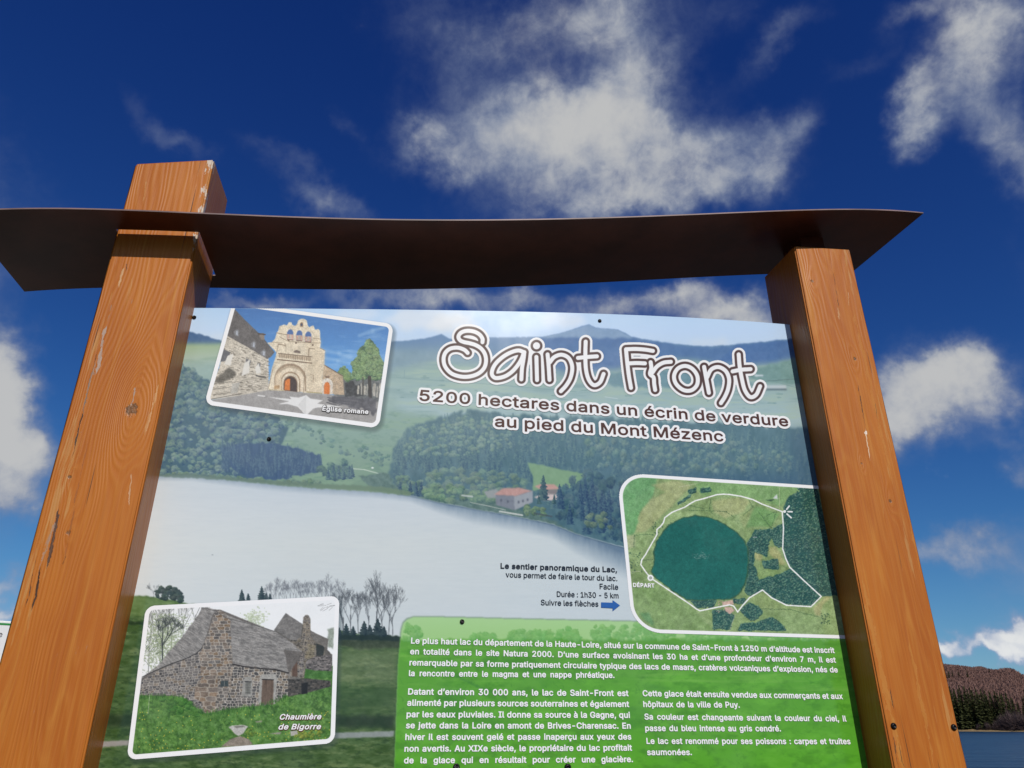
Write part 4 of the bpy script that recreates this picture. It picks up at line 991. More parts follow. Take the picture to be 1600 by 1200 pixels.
c.fill(zt([(660, 1068), (720, 1020), (780, 1000), (835, 1020), (860, 1050), (840, 1062)]), (138, 128, 116), .5, 18, 5); 
c.clumps(zt([(825, 950), (870, 960), (880, 1000), (820, 1010)]), 18, 2, 4, (44, 78, 34), (128, 150, 62))
c.fill(zt([(1095, 970), (1145, 965), (1140, 995), (1098, 1000)]), (170, 168, 160), .5, 12, 4); c.clumps(zt([(1140, 970), (1290, 965), (1290, 1010), (1110, 1015)]), 30, 2, 4, (54, 84, 36), (150, 158, 62))
c.fill(zt([(960, 985), (1040, 975), (1030, 990)]), (150, 148, 138), .6); c.fill(zt([(875, 908), (920, 902), (915, 915), (880, 916)]), (150, 146, 132), .6, a=.8)

# ---- aerial map of the lake
def zm(pts): return [(940+x/4., 720+y/4.) for x, y in pts]
c = mp_c = Canvas(955, 730, 1400, 1005, 2.2, 8)
c.C[:] = (134, 160, 100)
c.C += (c.fbm(50, 5, .6, 3)[..., None]-.5)*56+(c.fbm(6, 4, .7, 4)[..., None]-.5)*52
def mf(pts, col, var=14, a=.75, soft=1.6): return c.fill(zm(pts), col, soft, var*1.9, 7, 1.6, a)
mf([(90, 80), (350, 100), (330, 200), (240, 320), (210, 450), (150, 465), (110, 300)], (94, 164, 100), 10)
mf([(170, 250), (330, 170), (290, 260), (230, 330), (200, 460), (140, 460)], (112, 170, 104), 10)
mf([(310, 150), (480, 120), (560, 160), (480, 240), (400, 320), (340, 380), (280, 440), (212, 452), (240, 330), (300, 240), (400, 200)], (168, 172, 118), 12)
mf([(150, 470), (205, 466), (205, 540), (150, 545)], (176, 182, 138), 10)
mf([(560, 120), (1100, 140), (1330, 160), (1240, 180), (1170, 220), (1120, 290), (950, 235), (760, 205), (640, 225)], (122, 166, 100), 14)
mf([(690, 250), (860, 225), (930, 250), (880, 320), (770, 360), (700, 320)], (168, 172, 116), 14)
mf([(850, 340), (940, 290), (920, 400), (890, 420)], (152, 168, 108), 14)
mf([(960, 280), (1110, 330), (1060, 410), (940, 410), (900, 420)], (110, 160, 90), 12)
mf([(950, 570), (1000, 590), (1000, 630), (960, 620)], (172, 168, 112), 12); mf([(1040, 530), (1090, 540), (1150, 640), (1120, 650), (1050, 590)], (176, 172, 112), 14)
mf([(980, 660), (1100, 690), (1100, 730), (980, 745)], (128, 158, 92), 14)
mf([(830, 960), (1000, 980), (1300, 960), (1450, 1000), (1480, 1080), (800, 1060)], (138, 166, 104), 12)
mf([(1320, 920), (1400, 840), (1440, 850), (1380, 900), (1370, 970), (1330, 960)], (178, 174, 120), 12)
mf([(170, 780), (330, 780), (520, 880), (600, 960), (700, 1060), (330, 1060), (210, 980)], (124, 158, 90), 16)
mf([(925, 860), (1005, 812), (1060, 860), (1150, 905), (1320, 915), (1320, 950), (1000, 930)], (140, 162, 98), 14)
def wood_map(pts, n, r0=.9, r1=2.0):
    m_ = c.fill(zm(pts), (44, 88, 80), .5, 16, 4, 1.6)
    c.clumps(zm(pts), n, r0, r1, (18, 48, 56), (112, 156, 124), .95, .9, 12)
wood_map([(1138, 300), (1150, 260), (1175, 218), (1240, 182), (1340, 165), (1400, 400), (1500, 400), (1560, 830), (1370, 848), (1175, 665), (1145, 600), (1130, 540), (1138, 420)], 1500)
wood_map([(1225, 165), (1345, 160), (1345, 190), (1235, 190)], 30)
wood_map([(985, 748), (1060, 722), (1135, 700), (1175, 672), (1370, 846), (1306, 908), (1155, 898), (1060, 850), (1005, 806), (925, 845), (890, 810), (900, 780)], 620)
wood_map([(905, 520), (930, 480), (960, 430), (1050, 425), (1080, 440), (1040, 530), (1035, 600), (960, 570), (950, 650), (985, 745), (900, 790), (910, 650)], 330)
wood_map([(1075, 420), (1135, 390), (1135, 540), (1090, 540), (1060, 480)], 120); wood_map([(1005, 625), (1100, 615), (1110, 680), (1010, 670)], 80)
wood_map([(688, 935), (770, 930), (832, 965), (800, 1055), (700, 1055)], 170); wood_map([(860, 935), (915, 885), (975, 905), (1005, 945), (980, 985), (930, 1000), (890, 970)], 130)
wood_map([(850, 1062), (870, 1020), (960, 1012), (1070, 975), (1110, 1005), (1155, 1062)], 190); wood_map([(555, 875), (720, 870), (700, 915), (600, 920)], 90, .8, 1.7)
wood_map([(540, 180), (590, 172), (590, 200), (545, 206)], 18); wood_map([(622, 170), (682, 166), (684, 198), (622, 200)], 20); wood_map([(475, 265), (550, 210), (560, 220), (480, 280)], 26)
wood_map([(820, 860), (900, 860), (890, 895), (830, 890)], 26)
mf([(232, 950), (290, 945), (330, 1010), (320, 1035), (260, 990)], (84, 140, 86), 16, .7)
for _ in range(120):
    x, y = [(c.rng.uniform(155, 250), c.rng.uniform(570, 700)), (c.rng.uniform(1370, 1425), c.rng.uniform(950, 1020)), (c.rng.uniform(300, 450), c.rng.uniform(380, 500))][_ % 3]
    c.blob(940+x/4, 720+y/4, c.rng.uniform(.6, 1.6), c.rng.uniform(.6, 1.4), (34, 62, 50), (84, 120, 84), _, .8)
for pts in ([(545, 310), (640, 312), (780, 318)], [(680, 245), (672, 300), (690, 330)], [(780, 320), (830, 355)], [(920, 250), (945, 290), (885, 340)], [(980, 320), (1060, 420), (1090, 320)], [(1020, 350), (1080, 320)], [(205, 465), (320, 460)], [(205, 465), (200, 545)], [(1000, 925), (1180, 930), (1350, 975)], [(520, 270), (640, 300)], [(250, 620), (320, 618)], [(320, 660), (305, 695)]):
    p_ = zm(pts)
    for (xa, ya), (xb, yb) in zip(p_, p_[1:]):
        for t_ in np.linspace(0, 1, int(max(3, math.hypot(xb-xa, yb-ya)/1.4))):
            c.blob(xa+(xb-xa)*t_+c.rng.uniform(-.5, .5), ya+(yb-ya)*t_+c.rng.uniform(-.5, .5), .8, .7, (40, 70, 46), (96, 130, 78), int(t_*50), .75)
for pts in ([(480, 165), (560, 150), (650, 125)], [(1110, 150), (1112, 310)], [(835, 960), (800, 1060)], [(150, 700), (240, 690)]): c.line(zm(pts), .7, (196, 196, 168), .7)
c.fill(zm([(1070, 235), (1095, 210), (1100, 240)]), (200, 206, 206), .4); c.fill(zm([(1020, 245), (1080, 240), (1060, 255)]), (60, 84, 62), .5); c.line(zm([(945, 478), (970, 478)]), 1, (196, 204, 204), .8)
c.C += ((c.C.mean(-1, keepdims=True)*np.array((1.0, 1.02, .93)))-c.C)*.14
lake = zm([(315, 690), (335, 620), (330, 570), (345, 510), (385, 445), (430, 400), (500, 362), (590, 348), (690, 362), (760, 395), (840, 450), (880, 490), (905, 540), (913, 610), (908, 690), (890, 770), (850, 835), (800, 862), (700, 866), (600, 870), (530, 862), (440, 805), (345, 735)])
lm = c.fill([(x+(x-1093)*.025, y+(y-872)*.025) for x, y in lake], (58, 92, 66), .4, 20, 3, 1.4)
lm = c.fill(lake, (36, 98, 88), .5, 3, 40, .6)
c.paint(lm*np.clip((c.fbm(70, 3, .6, 14)-.45)*3, 0, 1)*.35, (46, 112, 98))
for _ in range(60): c.ellipse(c.rng.normal(1094, 7), c.rng.normal(869, 3), c.rng.uniform(.4, 1.6), .5, (112, 140, 132), .4, .6)
for q in ([(750, 880), (820, 870), (830, 895), (760, 905)], [(770, 915), (810, 910), (830, 940), (800, 955), (770, 940)]): c.fill(zm(q), (196, 168, 152), .4, 20, 3, 1)
for _ in range(26): c.blob(940+c.rng.uniform(700, 840)/4, 720+c.rng.uniform(870, 950)/4, 1, .8, (120, 90, 80), (226, 206, 190), _, .8)
trail = zm([(305, 732), (272, 690), (245, 650), (250, 620), (275, 585), (300, 540), (345, 462), (345, 430), (370, 408), (385, 388), (395, 355), (440, 322), (520, 290), (550, 270), (585, 250), (640, 236), (720, 212), (760, 209), (800, 211), (870, 222), (945, 243), (1000, 270), (1128, 318), (1136, 420), (1131, 550), (1150, 610), (1175, 665), (1270, 755), (1372, 848), (1308, 912), (1155, 903), (1060, 855), (1005, 808), (925, 855), (880, 905), (850, 945), (825, 908), (800, 900), (740, 912), (615, 938), (590, 925), (550, 895), (305, 732)])
c.line(trail, 1.9, (240, 242, 238), 1.0, .5)
c.ellipse(940+305/4, 720+732/4, 4.8, 4.8, (238, 240, 236), .5); c.ellipse(940+305/4, 720+732/4, 2.6, 2.6, (160, 164, 156), .5)
c.ellipse(940+1143/4, 720+317/4, 2.2, 2.2, (244, 246, 242), .5)
for pts in ([(1156, 304), (1172, 283)], [(1164, 318), (1190, 319)], [(1158, 333), (1184, 356)]): c.line(zm(pts), 2.2, (244, 246, 242))

# ------------------------------------------------------------------ the board itself
TOPX = [-.32, -.309, -.17, -.03, .09, .214, .322, .433, .55, .659, .67]
TOPZ = [.598, .599, .612, .6235, .6345, .6432, .6503, .6562, .6604, .6615, .6615]
tp = np.polynomial.Polynomial.fit(TOPX, TOPZ, 4)
PX0, PX1, PZ0 = PL1-.002, PR0+.002, -.36
outline = [(PX0, PZ0), (PX1, PZ0)]+[(x, float(tp(x))) for x in np.linspace(PX1, PX0, 40)]
bm = bmesh.new()
fr = [bm.verts.new(loc(x, YP+.0006/S, z)) for x, z in outline]; bk = [bm.verts.new(loc(x, YP+.005/S, z)) for x, z in outline]
bm.faces.new(fr); bm.faces.new(bk[::-1])
for i in range(len(fr)): bm.faces.new((fr[i], bk[i], bk[(i+1) % len(fr)], fr[(i+1) % len(fr)]))
bmesh.ops.recalc_face_normals(bm, faces=bm.faces)
panel = bm_obj('panel', bm, M_edge, sign)
xs_ = np.linspace(PX0, PX1, 1150)
rows = np.concatenate([np.linspace(1, .06, 900), np.linspace(.05, 0, 12)])
def z_of(x, t_): zt_ = tp(x); return np.where(t_ > .055, -.05+(zt_+.05)*(t_-.06)/.94, -.36+(.31)*t_/.06)
XX, TT = np.meshgrid(xs_, rows)
ZZ = z_of(XX, TT)
pxx, pyy = panel_to_px(XX, ZZ)
P3 = np.stack([(XX-ORG[0])*S, np.full(XX.shape, (YP-ORG[1])*S), (ZZ-ORG[2])*S], -1)
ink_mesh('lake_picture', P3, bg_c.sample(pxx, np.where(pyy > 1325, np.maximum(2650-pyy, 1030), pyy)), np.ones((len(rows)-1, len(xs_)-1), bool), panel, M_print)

def grain_(c, amt, sc=1.5, mask=1.0):
    f_ = (c.fbm(sc, 3, .7, 91)-.5)*amt+(c.fbm(sc*5, 3, .6, 92)-.5)*amt*.6
    c.C *= (1+f_*mask)[..., None]
blue_ = np.clip((ch_c.C[..., 2]-ch_c.C[..., 0]-12)/20, 0, 1)
grain_(ch_c, .36, 1.3, (1-.85*blue_)*np.clip((214-ch_c.C.mean(-1))/10, .1, 1)*np.where(ch_c.Y > 612, .6, 1.0)); grain_(co_c, .30, 1.3, np.clip((226-co_c.C.mean(-1))/10, .08, 1)); grain_(mp_c, .34, 1.2)
grain_(bg_c, .30, 2.0, np.clip((bg_c.Y-560)/20, 0, 1)*np.clip((bg_c.sample(bg_c.X, bg_c.Y).mean(-1)-190)/-20, 0, 1))
def inset(name, canvas, quad, wd, hg, rad, frame, step, lift, framecol=(240, 241, 240), clip=None):
    Hq = quad_h(quad); Hi = np.linalg.inv(Hq)
    nu, nv = int(wd/step), int(hg/step)
    U, V = np.meshgrid(np.linspace(0, 1, nu), np.linspace(0, 1, nv))
    x, y = happly(Hi, U, V)
    d_ = rr_sdf(U, V, wd, hg, rad)
    Cc = canvas.sample(x, y)
    di = rr_sdf(U, V, wd, hg, rad)+frame
    k_ = np.clip(di/.6+.5, 0, 1)[..., None]
    Cc = Cc*(1-k_)+np.array(framecol, float)*k_
    P = on_panel_np(x, y, lift)
    keep = d_ < .15
    # trimmed with the board's own top and right edges
    sx_ = P[..., 0]/S+ORG[0]; sz_ = P[..., 2]/S+ORG[2]
    keep &= (sz_ < tp(sx_)-.0004) & (sx_ < PR0+.001)
    kc = keep[:-1, :-1] & keep[1:, :-1] & keep[1:, 1:] & keep[:-1, 1:]
    return ink_mesh(name, P, Cc, kc, panel, M_print)
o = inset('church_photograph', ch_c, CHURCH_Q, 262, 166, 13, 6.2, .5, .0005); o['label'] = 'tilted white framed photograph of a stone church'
o = inset('cottage_photograph', co_c, COTT_Q, 314, 236, 14, 7.0, .55, .0005); o['label'] = 'tilted white framed photograph of a thatched stone cottage'
o = inset('lake_map', mp_c, MAP_Q, 388, 250, 42, 5.4, .55, .0005); o['label'] = 'aerial map of the round lake with white trail line'

# ------------------------------------------------------------------ lettering
import os
try:
    FONT = bpy.data.fonts.load(os.path.join(bpy.utils.system_resource('DATAFILES'), 'fonts', 'Inter.woff2'))   # Blender's own interface font
except Exception:
    FONT = None
def raw_text(body, space=1.0, shear=0.0, chars=1.0):
    """outline points and segments of one line of text, in font units"""
    cu = bpy.data.curves.new('t', 'FONT'); cu.body = body; cu.space_word = space; cu.shear = shear; cu.space_character = chars
    if FONT: cu.font = FONT
    cu.resolution_u = 2; cu.fill_mode = 'NONE'
    ob = bpy.data.objects.new('t', cu); COL.objects.link(ob)
    bpy.context.view_layer.update()
    dg = bpy.context.evaluated_depsgraph_get()
    me = bpy.data.meshes.new_from_object(ob.evaluated_get(dg))
    v = np.zeros(len(me.vertices)*3, np.float32); me.vertices.foreach_get('co', v); v = v.reshape(-1, 3)[:, :2].astype(float)
    e = np.zeros(len(me.edges)*2, np.int32); me.edges.foreach_get('vertices', e)
    bpy.data.objects.remove(ob); bpy.data.curves.remove(cu); bpy.data.meshes.remove(me)
    e = e.reshape(-1, 2); lo, hi = e.min(1), e.max(1)
    e = np.where((hi-lo == 1)[:, None], np.stack([lo, hi], 1), np.stack([hi, lo], 1))      # run every outline in its own direction
    return v, e
CAPH = raw_text('H')[0][:, 1].max()
def dist_field(segs, x0, y0, x1, y1, step, reach):
    nx, ny = int((x1-x0)/step)+1, int((y1-y0)/step)+1
    D_ = np.full((ny, nx), 99.0); gx = x0+np.arange(nx)*step; gy = y0+np.arange(ny)*step
    for xa, ya, xb, yb in segs:
        i0, i1 = max(0, int((min(xa, xb)-reach-x0)/step)), int((max(xa, xb)+reach-x0)/step)+2
        j0, j1 = max(0, int((min(ya, yb)-reach-y0)/step)), int((max(ya, yb)+reach-y0)/step)+2
        X, Y = gx[None, i0:i1], gy[j0:j1, None]
        if X.size == 0 or Y.size == 0: continue
        L2 = (xb-xa)**2+(yb-ya)**2+1e-12
        t_ = np.clip(((X-xa)*(xb-xa)+(Y-ya)*(yb-ya))/L2, 0, 1)
        np.minimum(D_[j0:j1, i0:i1], np.hypot(X-xa-t_*(xb-xa), Y-ya-t_*(yb-ya)), out=D_[j0:j1, i0:i1])
    W = np.zeros((ny, nx+1), int)                    # winding number: inside the letters the distance counts negative
    for xa, ya, xb, yb in segs:
        if ya == yb: continue
        sg = 1 if yb > ya else -1
        j0, j1 = int(np.ceil((min(ya, yb)-y0)/step-1e-9)), int(np.ceil((max(ya, yb)-y0)/step-1e-9))
        jj = np.arange(max(j0, 0), min(j1, ny))
        if jj.size == 0: continue
        xc = xa+(y0+jj*step-ya)/(yb-ya)*(xb-xa)
        np.add.at(W, (jj, np.clip(np.ceil((xc-x0)/step).astype(int), 0, nx)), sg)
    ins = np.cumsum(W, 1)[:, :nx] != 0
    D_ = np.where(ins, -D_, D_)
    X, Y = np.meshgrid(gx, gy)
    return D_, X, Y
def contour_mesh(name, D_, X, Y, width, col, lift, parent, mat, step):
    """flat shape of everything nearer than width; border vertices are pulled onto the contour"""
    gy_, gx_ = np.gradient(D_, step)
    out = (D_ > width) & (D_ < width+2*step)
    sh = np.where(out, D_-width, 0)
    nrm = np.maximum(np.hypot(gx_, gy_), .3)
    Xs, Ys = X-gx_/nrm*sh, Y-gy_/nrm*sh
    ins = D_ <= width
    kc = (ins[:-1, :-1].astype(int)+ins[1:, :-1]+ins[1:, 1:]+ins[:-1, 1:]) >= 2
    for q in (D_[:-1, :-1], D_[1:, :-1], D_[1:, 1:], D_[:-1, 1:]): kc &= q < width+1.6*step
    C_ = np.broadcast_to(np.array(col, float), X.shape+(3,))
    return ink_mesh(name, on_panel_np(Xs, Ys, lift), C_, kc, parent, mat)
def lettering(name, lines, cap, col, lift=.0011, half=.7, shear=0.0, mode='S', chars=1.0, step=.20, rim=None, parent=None):
    """lines: (text, (x0,y0), (x1,y1)) base lines in photo pixels; half = stroke thickening in pixels;
    mode J keeps the letters' width and spreads the words; rim = (name, width, colour, drop)"""
    data = []
    for body, p0, p1 in lines:
        v, e = raw_text(body, 1.0, shear, chars)
        A, B = np.array(p0, float), np.array(p1, float)
        ex = (B-A)/np.linalg.norm(B-A)
        A = A+ex*half; B = B-ex*half
        L = np.linalg.norm(B-A)
        data.append((body, A, B, L, v, e, L/np.ptp(v[:, 0])))
    hs_min = min(d[6] for d in data)
    segs = []
    for body, A, B, L, v, e, hs in data:
        if mode == 'J' and hs > hs_min*1.004 and ' ' in body:
            v2, _e = raw_text(body, 2.0, shear, chars)
            w1, w2 = np.ptp(v[:, 0]), np.ptp(v2[:, 0])
            v, e = raw_text(body, min(max(1+(L/hs_min-w1)/max(w2-w1, 1e-6), 1), 4), shear, chars)
            hs = L/np.ptp(v[:, 0])
        # measured on the board itself, so that letters keep the board's own perspective
        A3, B3 = np.array(on_panel(A[0], A[1]-half)), np.array(on_panel(B[0], B[1]-half))
        e3 = (B3-A3)/np.linalg.norm(B3-A3); up3 = np.array([-e3[2], 0, e3[0]])
        hs3 = np.linalg.norm(B3-A3)/np.ptp(v[:, 0])
        vs3 = np.linalg.norm(np.array(on_panel(A[0], A[1]-cap+half))-np.array(on_panel(A[0], A[1]-half)))/CAPH
        P = A3+np.outer((v[:, 0]-v[:, 0].min())*hs3, e3)+np.outer(v[:, 1]*vs3, up3)
        x, y = panel_to_px(P[:, 0]/S+ORG[0], P[:, 2]/S+ORG[2])
        segs.append(np.stack([x[e[:, 0]], y[e[:, 0]], x[e[:, 1]], y[e[:, 1]]], 1))
    segs = np.concatenate(segs)
    rw = (rim[1] if rim else 0)+half+2*step+.5
    D_, X, Y = dist_field(segs, segs[:, ::2].min()-rw, segs[:, 1::2].min()-rw, segs[:, ::2].max()+rw, segs[:, 1::2].max()+rw, step, rw)
    o = contour_mesh(name, D_, X, Y, half, col, lift, parent or panel, M_print, step)
    if rim: contour_mesh(rim[0], D_, X+rim[3]*.5, Y+rim[3], half+rim[1], rim[2], lift-.0003, parent or panel, M_print, step)
    return o
WHITE_C, BROWN_C, GREY_C = (244, 244, 243), (84, 56, 46), (46, 48, 54)
sub = lettering('subtitle', [('5200 hectares dans un écrin de verdure', (655, 626.5), (1232, 667)), ('au pied du Mont Mézenc', (773, 667), (1130.5, 690.5))], 17.4, BROWN_C, .0013, .62, chars=1.03, step=.28, rim=('subtitle_rim', 3.5, (242, 242, 241), 0))
sub['label'] = 'brown bold subtitle with white rim'
lettering('church_caption', [('Église romane', (503.5, 642), (575.5, 647.5))], 7.2, WHITE_C, .0013, .34, chars=1.05, step=.2, rim=('church_caption_shadow', 1.1, (66, 64, 62), .4))
lettering('cottage_caption', [('Chaumière', (437, 1124.5), (502, 1124)), ('de Bigorre', (435, 1140), (501.5, 1139.5))], 8.8, WHITE_C, .0013, .36, .2, chars=1.05, step=.22, rim=('cottage_caption_shadow', .7, (92, 40, 34), .6))
lettering('start_caption', [('DÉPART', (989, 917.5), (1022.5, 918.5))], 6.6, WHITE_C, .0013, .36, chars=1.08, step=.2)
lettering('trail_heading', [('Le sentier panoramique du Lac,', (782, 888.5), (964, 894.5))], 8.8, GREY_C, .0010, .40, chars=1.04)
lettering('trail_text', [('vous permet de faire le tour du lac.', (790, 902), (964.5, 908)), ('Facile', (937, 920.5), (966, 921.6)), ('Durée : 1h30 - 5 km', (870, 932.5), (966.5, 935)), ('Suivre les flèches', (845, 945.5), (935, 948))], 8.6, GREY_C, .0010, .16, chars=1.0)
lettering('introduction_text', [
 ("Le plus haut lac du département de la Haute-Loire, situé sur la commune de Saint-Front à 1250 m d’altitude est inscrit", (642, 1005.8), (1304, 1020.7)),
 ("en totalité dans le site Natura 2000. D’une surface avoisinant les 30 ha et d’une profondeur d’environ 7 m, il est", (640.6, 1022.6), (1306, 1035.7)),
 ("remarquable par sa forme pratiquement circulaire typique des lacs de maars, cratères volcaniques d’explosion, nés de", (639.5, 1040), (1309, 1051)),
 ("la rencontre entre le magma et une nappe phréatique.", (638.7, 1056.7), (960, 1059.6))], 9.6, WHITE_C, .0010, .40, mode='J', chars=1.03)
lettering('history_text', [
 ("Datant d’environ 30 000 ans, le lac de Saint-Front est", (637.4, 1085.6), (982, 1088)),
 ("alimenté par plusieurs sources souterraines et également", (636, 1103), (983, 1105)),
 ("par les eaux pluviales. Il donne sa source à la Gagne, qui", (635, 1121), (984.3, 1122)),
 ("se jette dans la Loire en amont de Brives-Charensac. En", (634, 1138.3), (985.5, 1138.8)),
 ("hiver il est souvent gelé et passe inaperçu aux yeux des", (633, 1156.5), (986.3, 1155.8)),
 ("non avertis. Au XIXe siècle, le propriétaire du lac profitait", (631.7, 1174.8), (987.5, 1173)),
 ("de la glace qui en résultait pour créer une glacière.", (631, 1193), (989, 1191))], 10.1, WHITE_C, .0010, .44, mode='J', chars=1.03)
lettering('fishing_text', [
 ("Cette glace était ensuite vendue aux commerçants et aux", (1004, 1088), (1316.8, 1092.5)),
 ("hôpitaux de la ville de Puy.", (1005, 1105), (1155.8, 1106)),
 ("Sa couleur est changeante suivant la couleur du ciel, il", (1006.8, 1124.5), (1322.5, 1127.5)),
 ("passe du bleu intense au gris cendré.", (1008, 1142.5), (1220, 1143)),
 ("Le lac est renommé pour ses poissons : carpes et truites", (1010, 1162.5), (1328.8, 1163)),
 ("saumonées.", (1011, 1180), (1081, 1180))], 9.6, WHITE_C, .0010, .40, mode='J', chars=1.03)
ar = [(939, 941.2), (957, 941.8), (957, 937.8), (968.5, 946), (957, 955), (957, 950.4), (939, 949.4)]
mesh_obj('blue_arrow', [on_panel(x, y, .0010) for x, y in ar], [tuple(range(len(ar)))], M_blue_ink, panel)

# the big hand-drawn title: white rim, brown line, white core
def z8(pts): return [(640+x/4., 480+y/4.) for x, y in pts]
def z9(pts): return [(900+x/4., 480+y/4.) for x, y in pts]
def smooth(pts, n=8, closed=False):
    pts = [np.array(p, float) for p in pts]
    out = []
    m_ = len(pts)
    for i in range(m_ if closed else m_-1):
        p0 = pts[i-1] if (closed or i > 0) else pts[0]*2-pts[1]
        p1, p2 = pts[i], pts[(i+1) % m_]
        p3 = pts[(i+2) % m_] if (closed or i+2 < m_) else p2*2-p1
        for t_ in np.linspace(0, 1, n, endpoint=False):
            out.append(.5*((2*p1)+(-p0+p2)*t_+(2*p0-5*p1+4*p2-p3)*t_**2+(-p0+3*p1-3*p2+p3)*t_**3))
    out.append(pts[0] if closed else pts[-1])
    return out
def z10(pts): return [(670+x/10., 500+y/10.) for x, y in pts]
STROKES = [
 smooth(z10([(606, 516), (560, 472), (480, 440), (400, 436), (320, 458), (255, 520), (230, 620), (258, 735), (355, 838), (500, 886), (645, 884), (775, 838), (862, 755), (893, 650), (878, 540), (820, 452), (735, 396), (640, 366), (545, 346), (488, 318), (462, 268), (490, 212), (555, 178), (640, 172), (725, 190), (795, 232), (838, 295), (838, 350)])),
 smooth(z10([(1486, 505), (1400, 478), (1290, 505), (1170, 570), (1060, 665), (1000, 760), (985, 850), (1030, 905), (1110, 905), (1210, 872), (1310, 800), (1395, 700), (1450, 605), (1486, 505)])),
 smooth(z10([(1492, 505), (1478, 620), (1455, 760), (1445, 930)])),
 smooth(z8([(792, 312), (794, 380), (796, 456)])),
 smooth(z8([(862, 296), (868, 360), (874, 455)])),
 smooth(z8([(876, 345), (905, 312), (950, 298), (995, 320), (1016, 375), (1006, 440), (978, 490), (945, 526)])),
 smooth(z8([(1100, 216), (1098, 300), (1102, 390), (1120, 455), (1152, 488), (1190, 470), (1212, 418)])),
 smooth(z8([(1052, 318), (1110, 312), (1170, 308)])),
 smooth(z9([(312, 266), (320, 350), (330, 430), (343, 505)])),
 smooth(z9([(312, 264), (370, 262), (430, 266), (480, 274)])),
 smooth(z9([(330, 352), (380, 350), (430, 352)])),
 smooth(z9([(466, 345), (470, 380), (462, 418), (484, 440), (488, 480), (494, 518)])),
 smooth(z9([(478, 408), (505, 372), (545, 348), (592, 342)])),
 smooth(z9([(680, 368), (725, 385), (757, 430), (756, 485), (720, 520), (670, 518), (625, 480), (612, 430), (635, 385)]), closed=True),
 smooth(z9([(800, 374), (812, 440), (830, 536)])),
 smooth(z9([(818, 440), (845, 390), (890, 375), (935, 400), (956, 450), (950, 510), (930, 560), (905, 600)])),
 smooth(z9([(1016, 296), (1022, 370), (1036, 450), (1055, 520), (1088, 562), (1125, 548), (1150, 495)])),
 smooth(z9([(978, 402), (1030, 392), (1090, 388)])),
]
DOT = z8([(793, 242)])[0]
step = .45
tx0, ty0 = 668, 500
nx, ny = int((1208-tx0)/step), int((640-ty0)/step)
gx, gy = tx0+np.arange(nx)*step, ty0+np.arange(ny)*step
TD = np.full((ny, nx), 99.0)
for st in STROKES:
    for (xa, ya), (xb, yb) in zip(st, st[1:]):
        i0, i1 = max(0, int((min(xa, xb)-14-tx0)/step)), int((max(xa, xb)+14-tx0)/step)+2
        j0, j1 = max(0, int((min(ya, yb)-14-ty0)/step)), int((max(ya, yb)+14-ty0)/step)+2
        X, Y = np.meshgrid(gx[i0:i1], gy[j0:j1])
        L2 = (xb-xa)**2+(yb-ya)**2+1e-12
        t_ = np.clip(((X-xa)*(xb-xa)+(Y-ya)*(yb-ya))/L2, 0, 1)
        TD[j0:j1, i0:i1] = np.minimum(TD[j0:j1, i0:i1], np.hypot(X-xa-t_*(xb-xa), Y-ya-t_*(yb-ya)))
X, Y = np.meshgrid(gx, gy)
TD = np.minimum(TD, np.maximum(np.hypot(X-DOT[0], Y-DOT[1])-2.4, 0)*1.0)
core, line_, rim = 3.1, 7.0, 10.8
brown = np.clip((TD-core)/.7+.5, 0, 1)*np.clip((line_-TD)/.7+.5, 0, 1)
Ct = np.array((242, 242, 241.))*(1-brown[..., None])+np.array((88, 68, 62.))*brown[..., None]
edge_ = np.clip((TD-(rim-1.2))/1.2, 0, 1)[..., None]*.12
Ct = Ct*(1-edge_)+np.array((120, 120, 120.))*edge_
keep = TD < rim
kc = keep[:-1, :-1] & keep[1:, :-1] & keep[1:, 1:] & keep[:-1, 1:]
o = ink_mesh('title', on_panel_np(X, Y, .0007), Ct, kc, panel, M_print)
o['label'] = 'big rounded title lettering in white and brown outline'

# screws through the board
for px, py in ((937, 501.5), (420.5, 686), (722, 971.5), (713, 1199), (887, 1199), (303.5, 496)):
    l = on_panel(px, py, .0002)
    s_ = bm_obj('screw', screw_bm(0, 0, 0, .0040 if py < 1190 else .0056), M_screw, panel, True)
    s_.location = l; s_.rotation_euler = (rng.uniform(-.28, .1), 0, rng.uniform(-.25, .25))
# ------------------------------------------------------------------ the country round about
LAKE_Z = CAM.z-5.2
def px_at(px, py, dist):        # world point seen at a pixel, at a horizontal distance
    d = ray(px, py); k_ = dist/math.hypot(d[0], d[1])
    return np.array(CAM)+d*k_
SHORE_D = 620.0
def shore_r(a): return SHORE_D+14*math.sin(a*5+1)+6*math.sin(a*17)

def terrain():
    rs = np.concatenate([np.linspace(0, 30, 16), np.linspace(40, 580, 12), np.linspace(600, 700, 11), np.linspace(730, 1600, 24), np.linspace(1900, 9000, 8)])
    na = 360
    V, Fc = [], []
    for r_ in rs:
        for k_ in range(na):
            a = 2*math.pi*k_/na
            x, y = r_*math.sin(a), r_*math.cos(a)
            V.append((x, y, ground_z(r_, a)))
    for i in range(len(rs)-1):
        for k_ in range(na):
            k2 = (k_+1) % na
            Fc.append((i*na+k_, (i+1)*na+k_, (i+1)*na+k2, i*na+k2))
    return V, Fc
def sstep(t_): t_ = min(max(t_, 0), 1); return t_*t_*(3-2*t_)
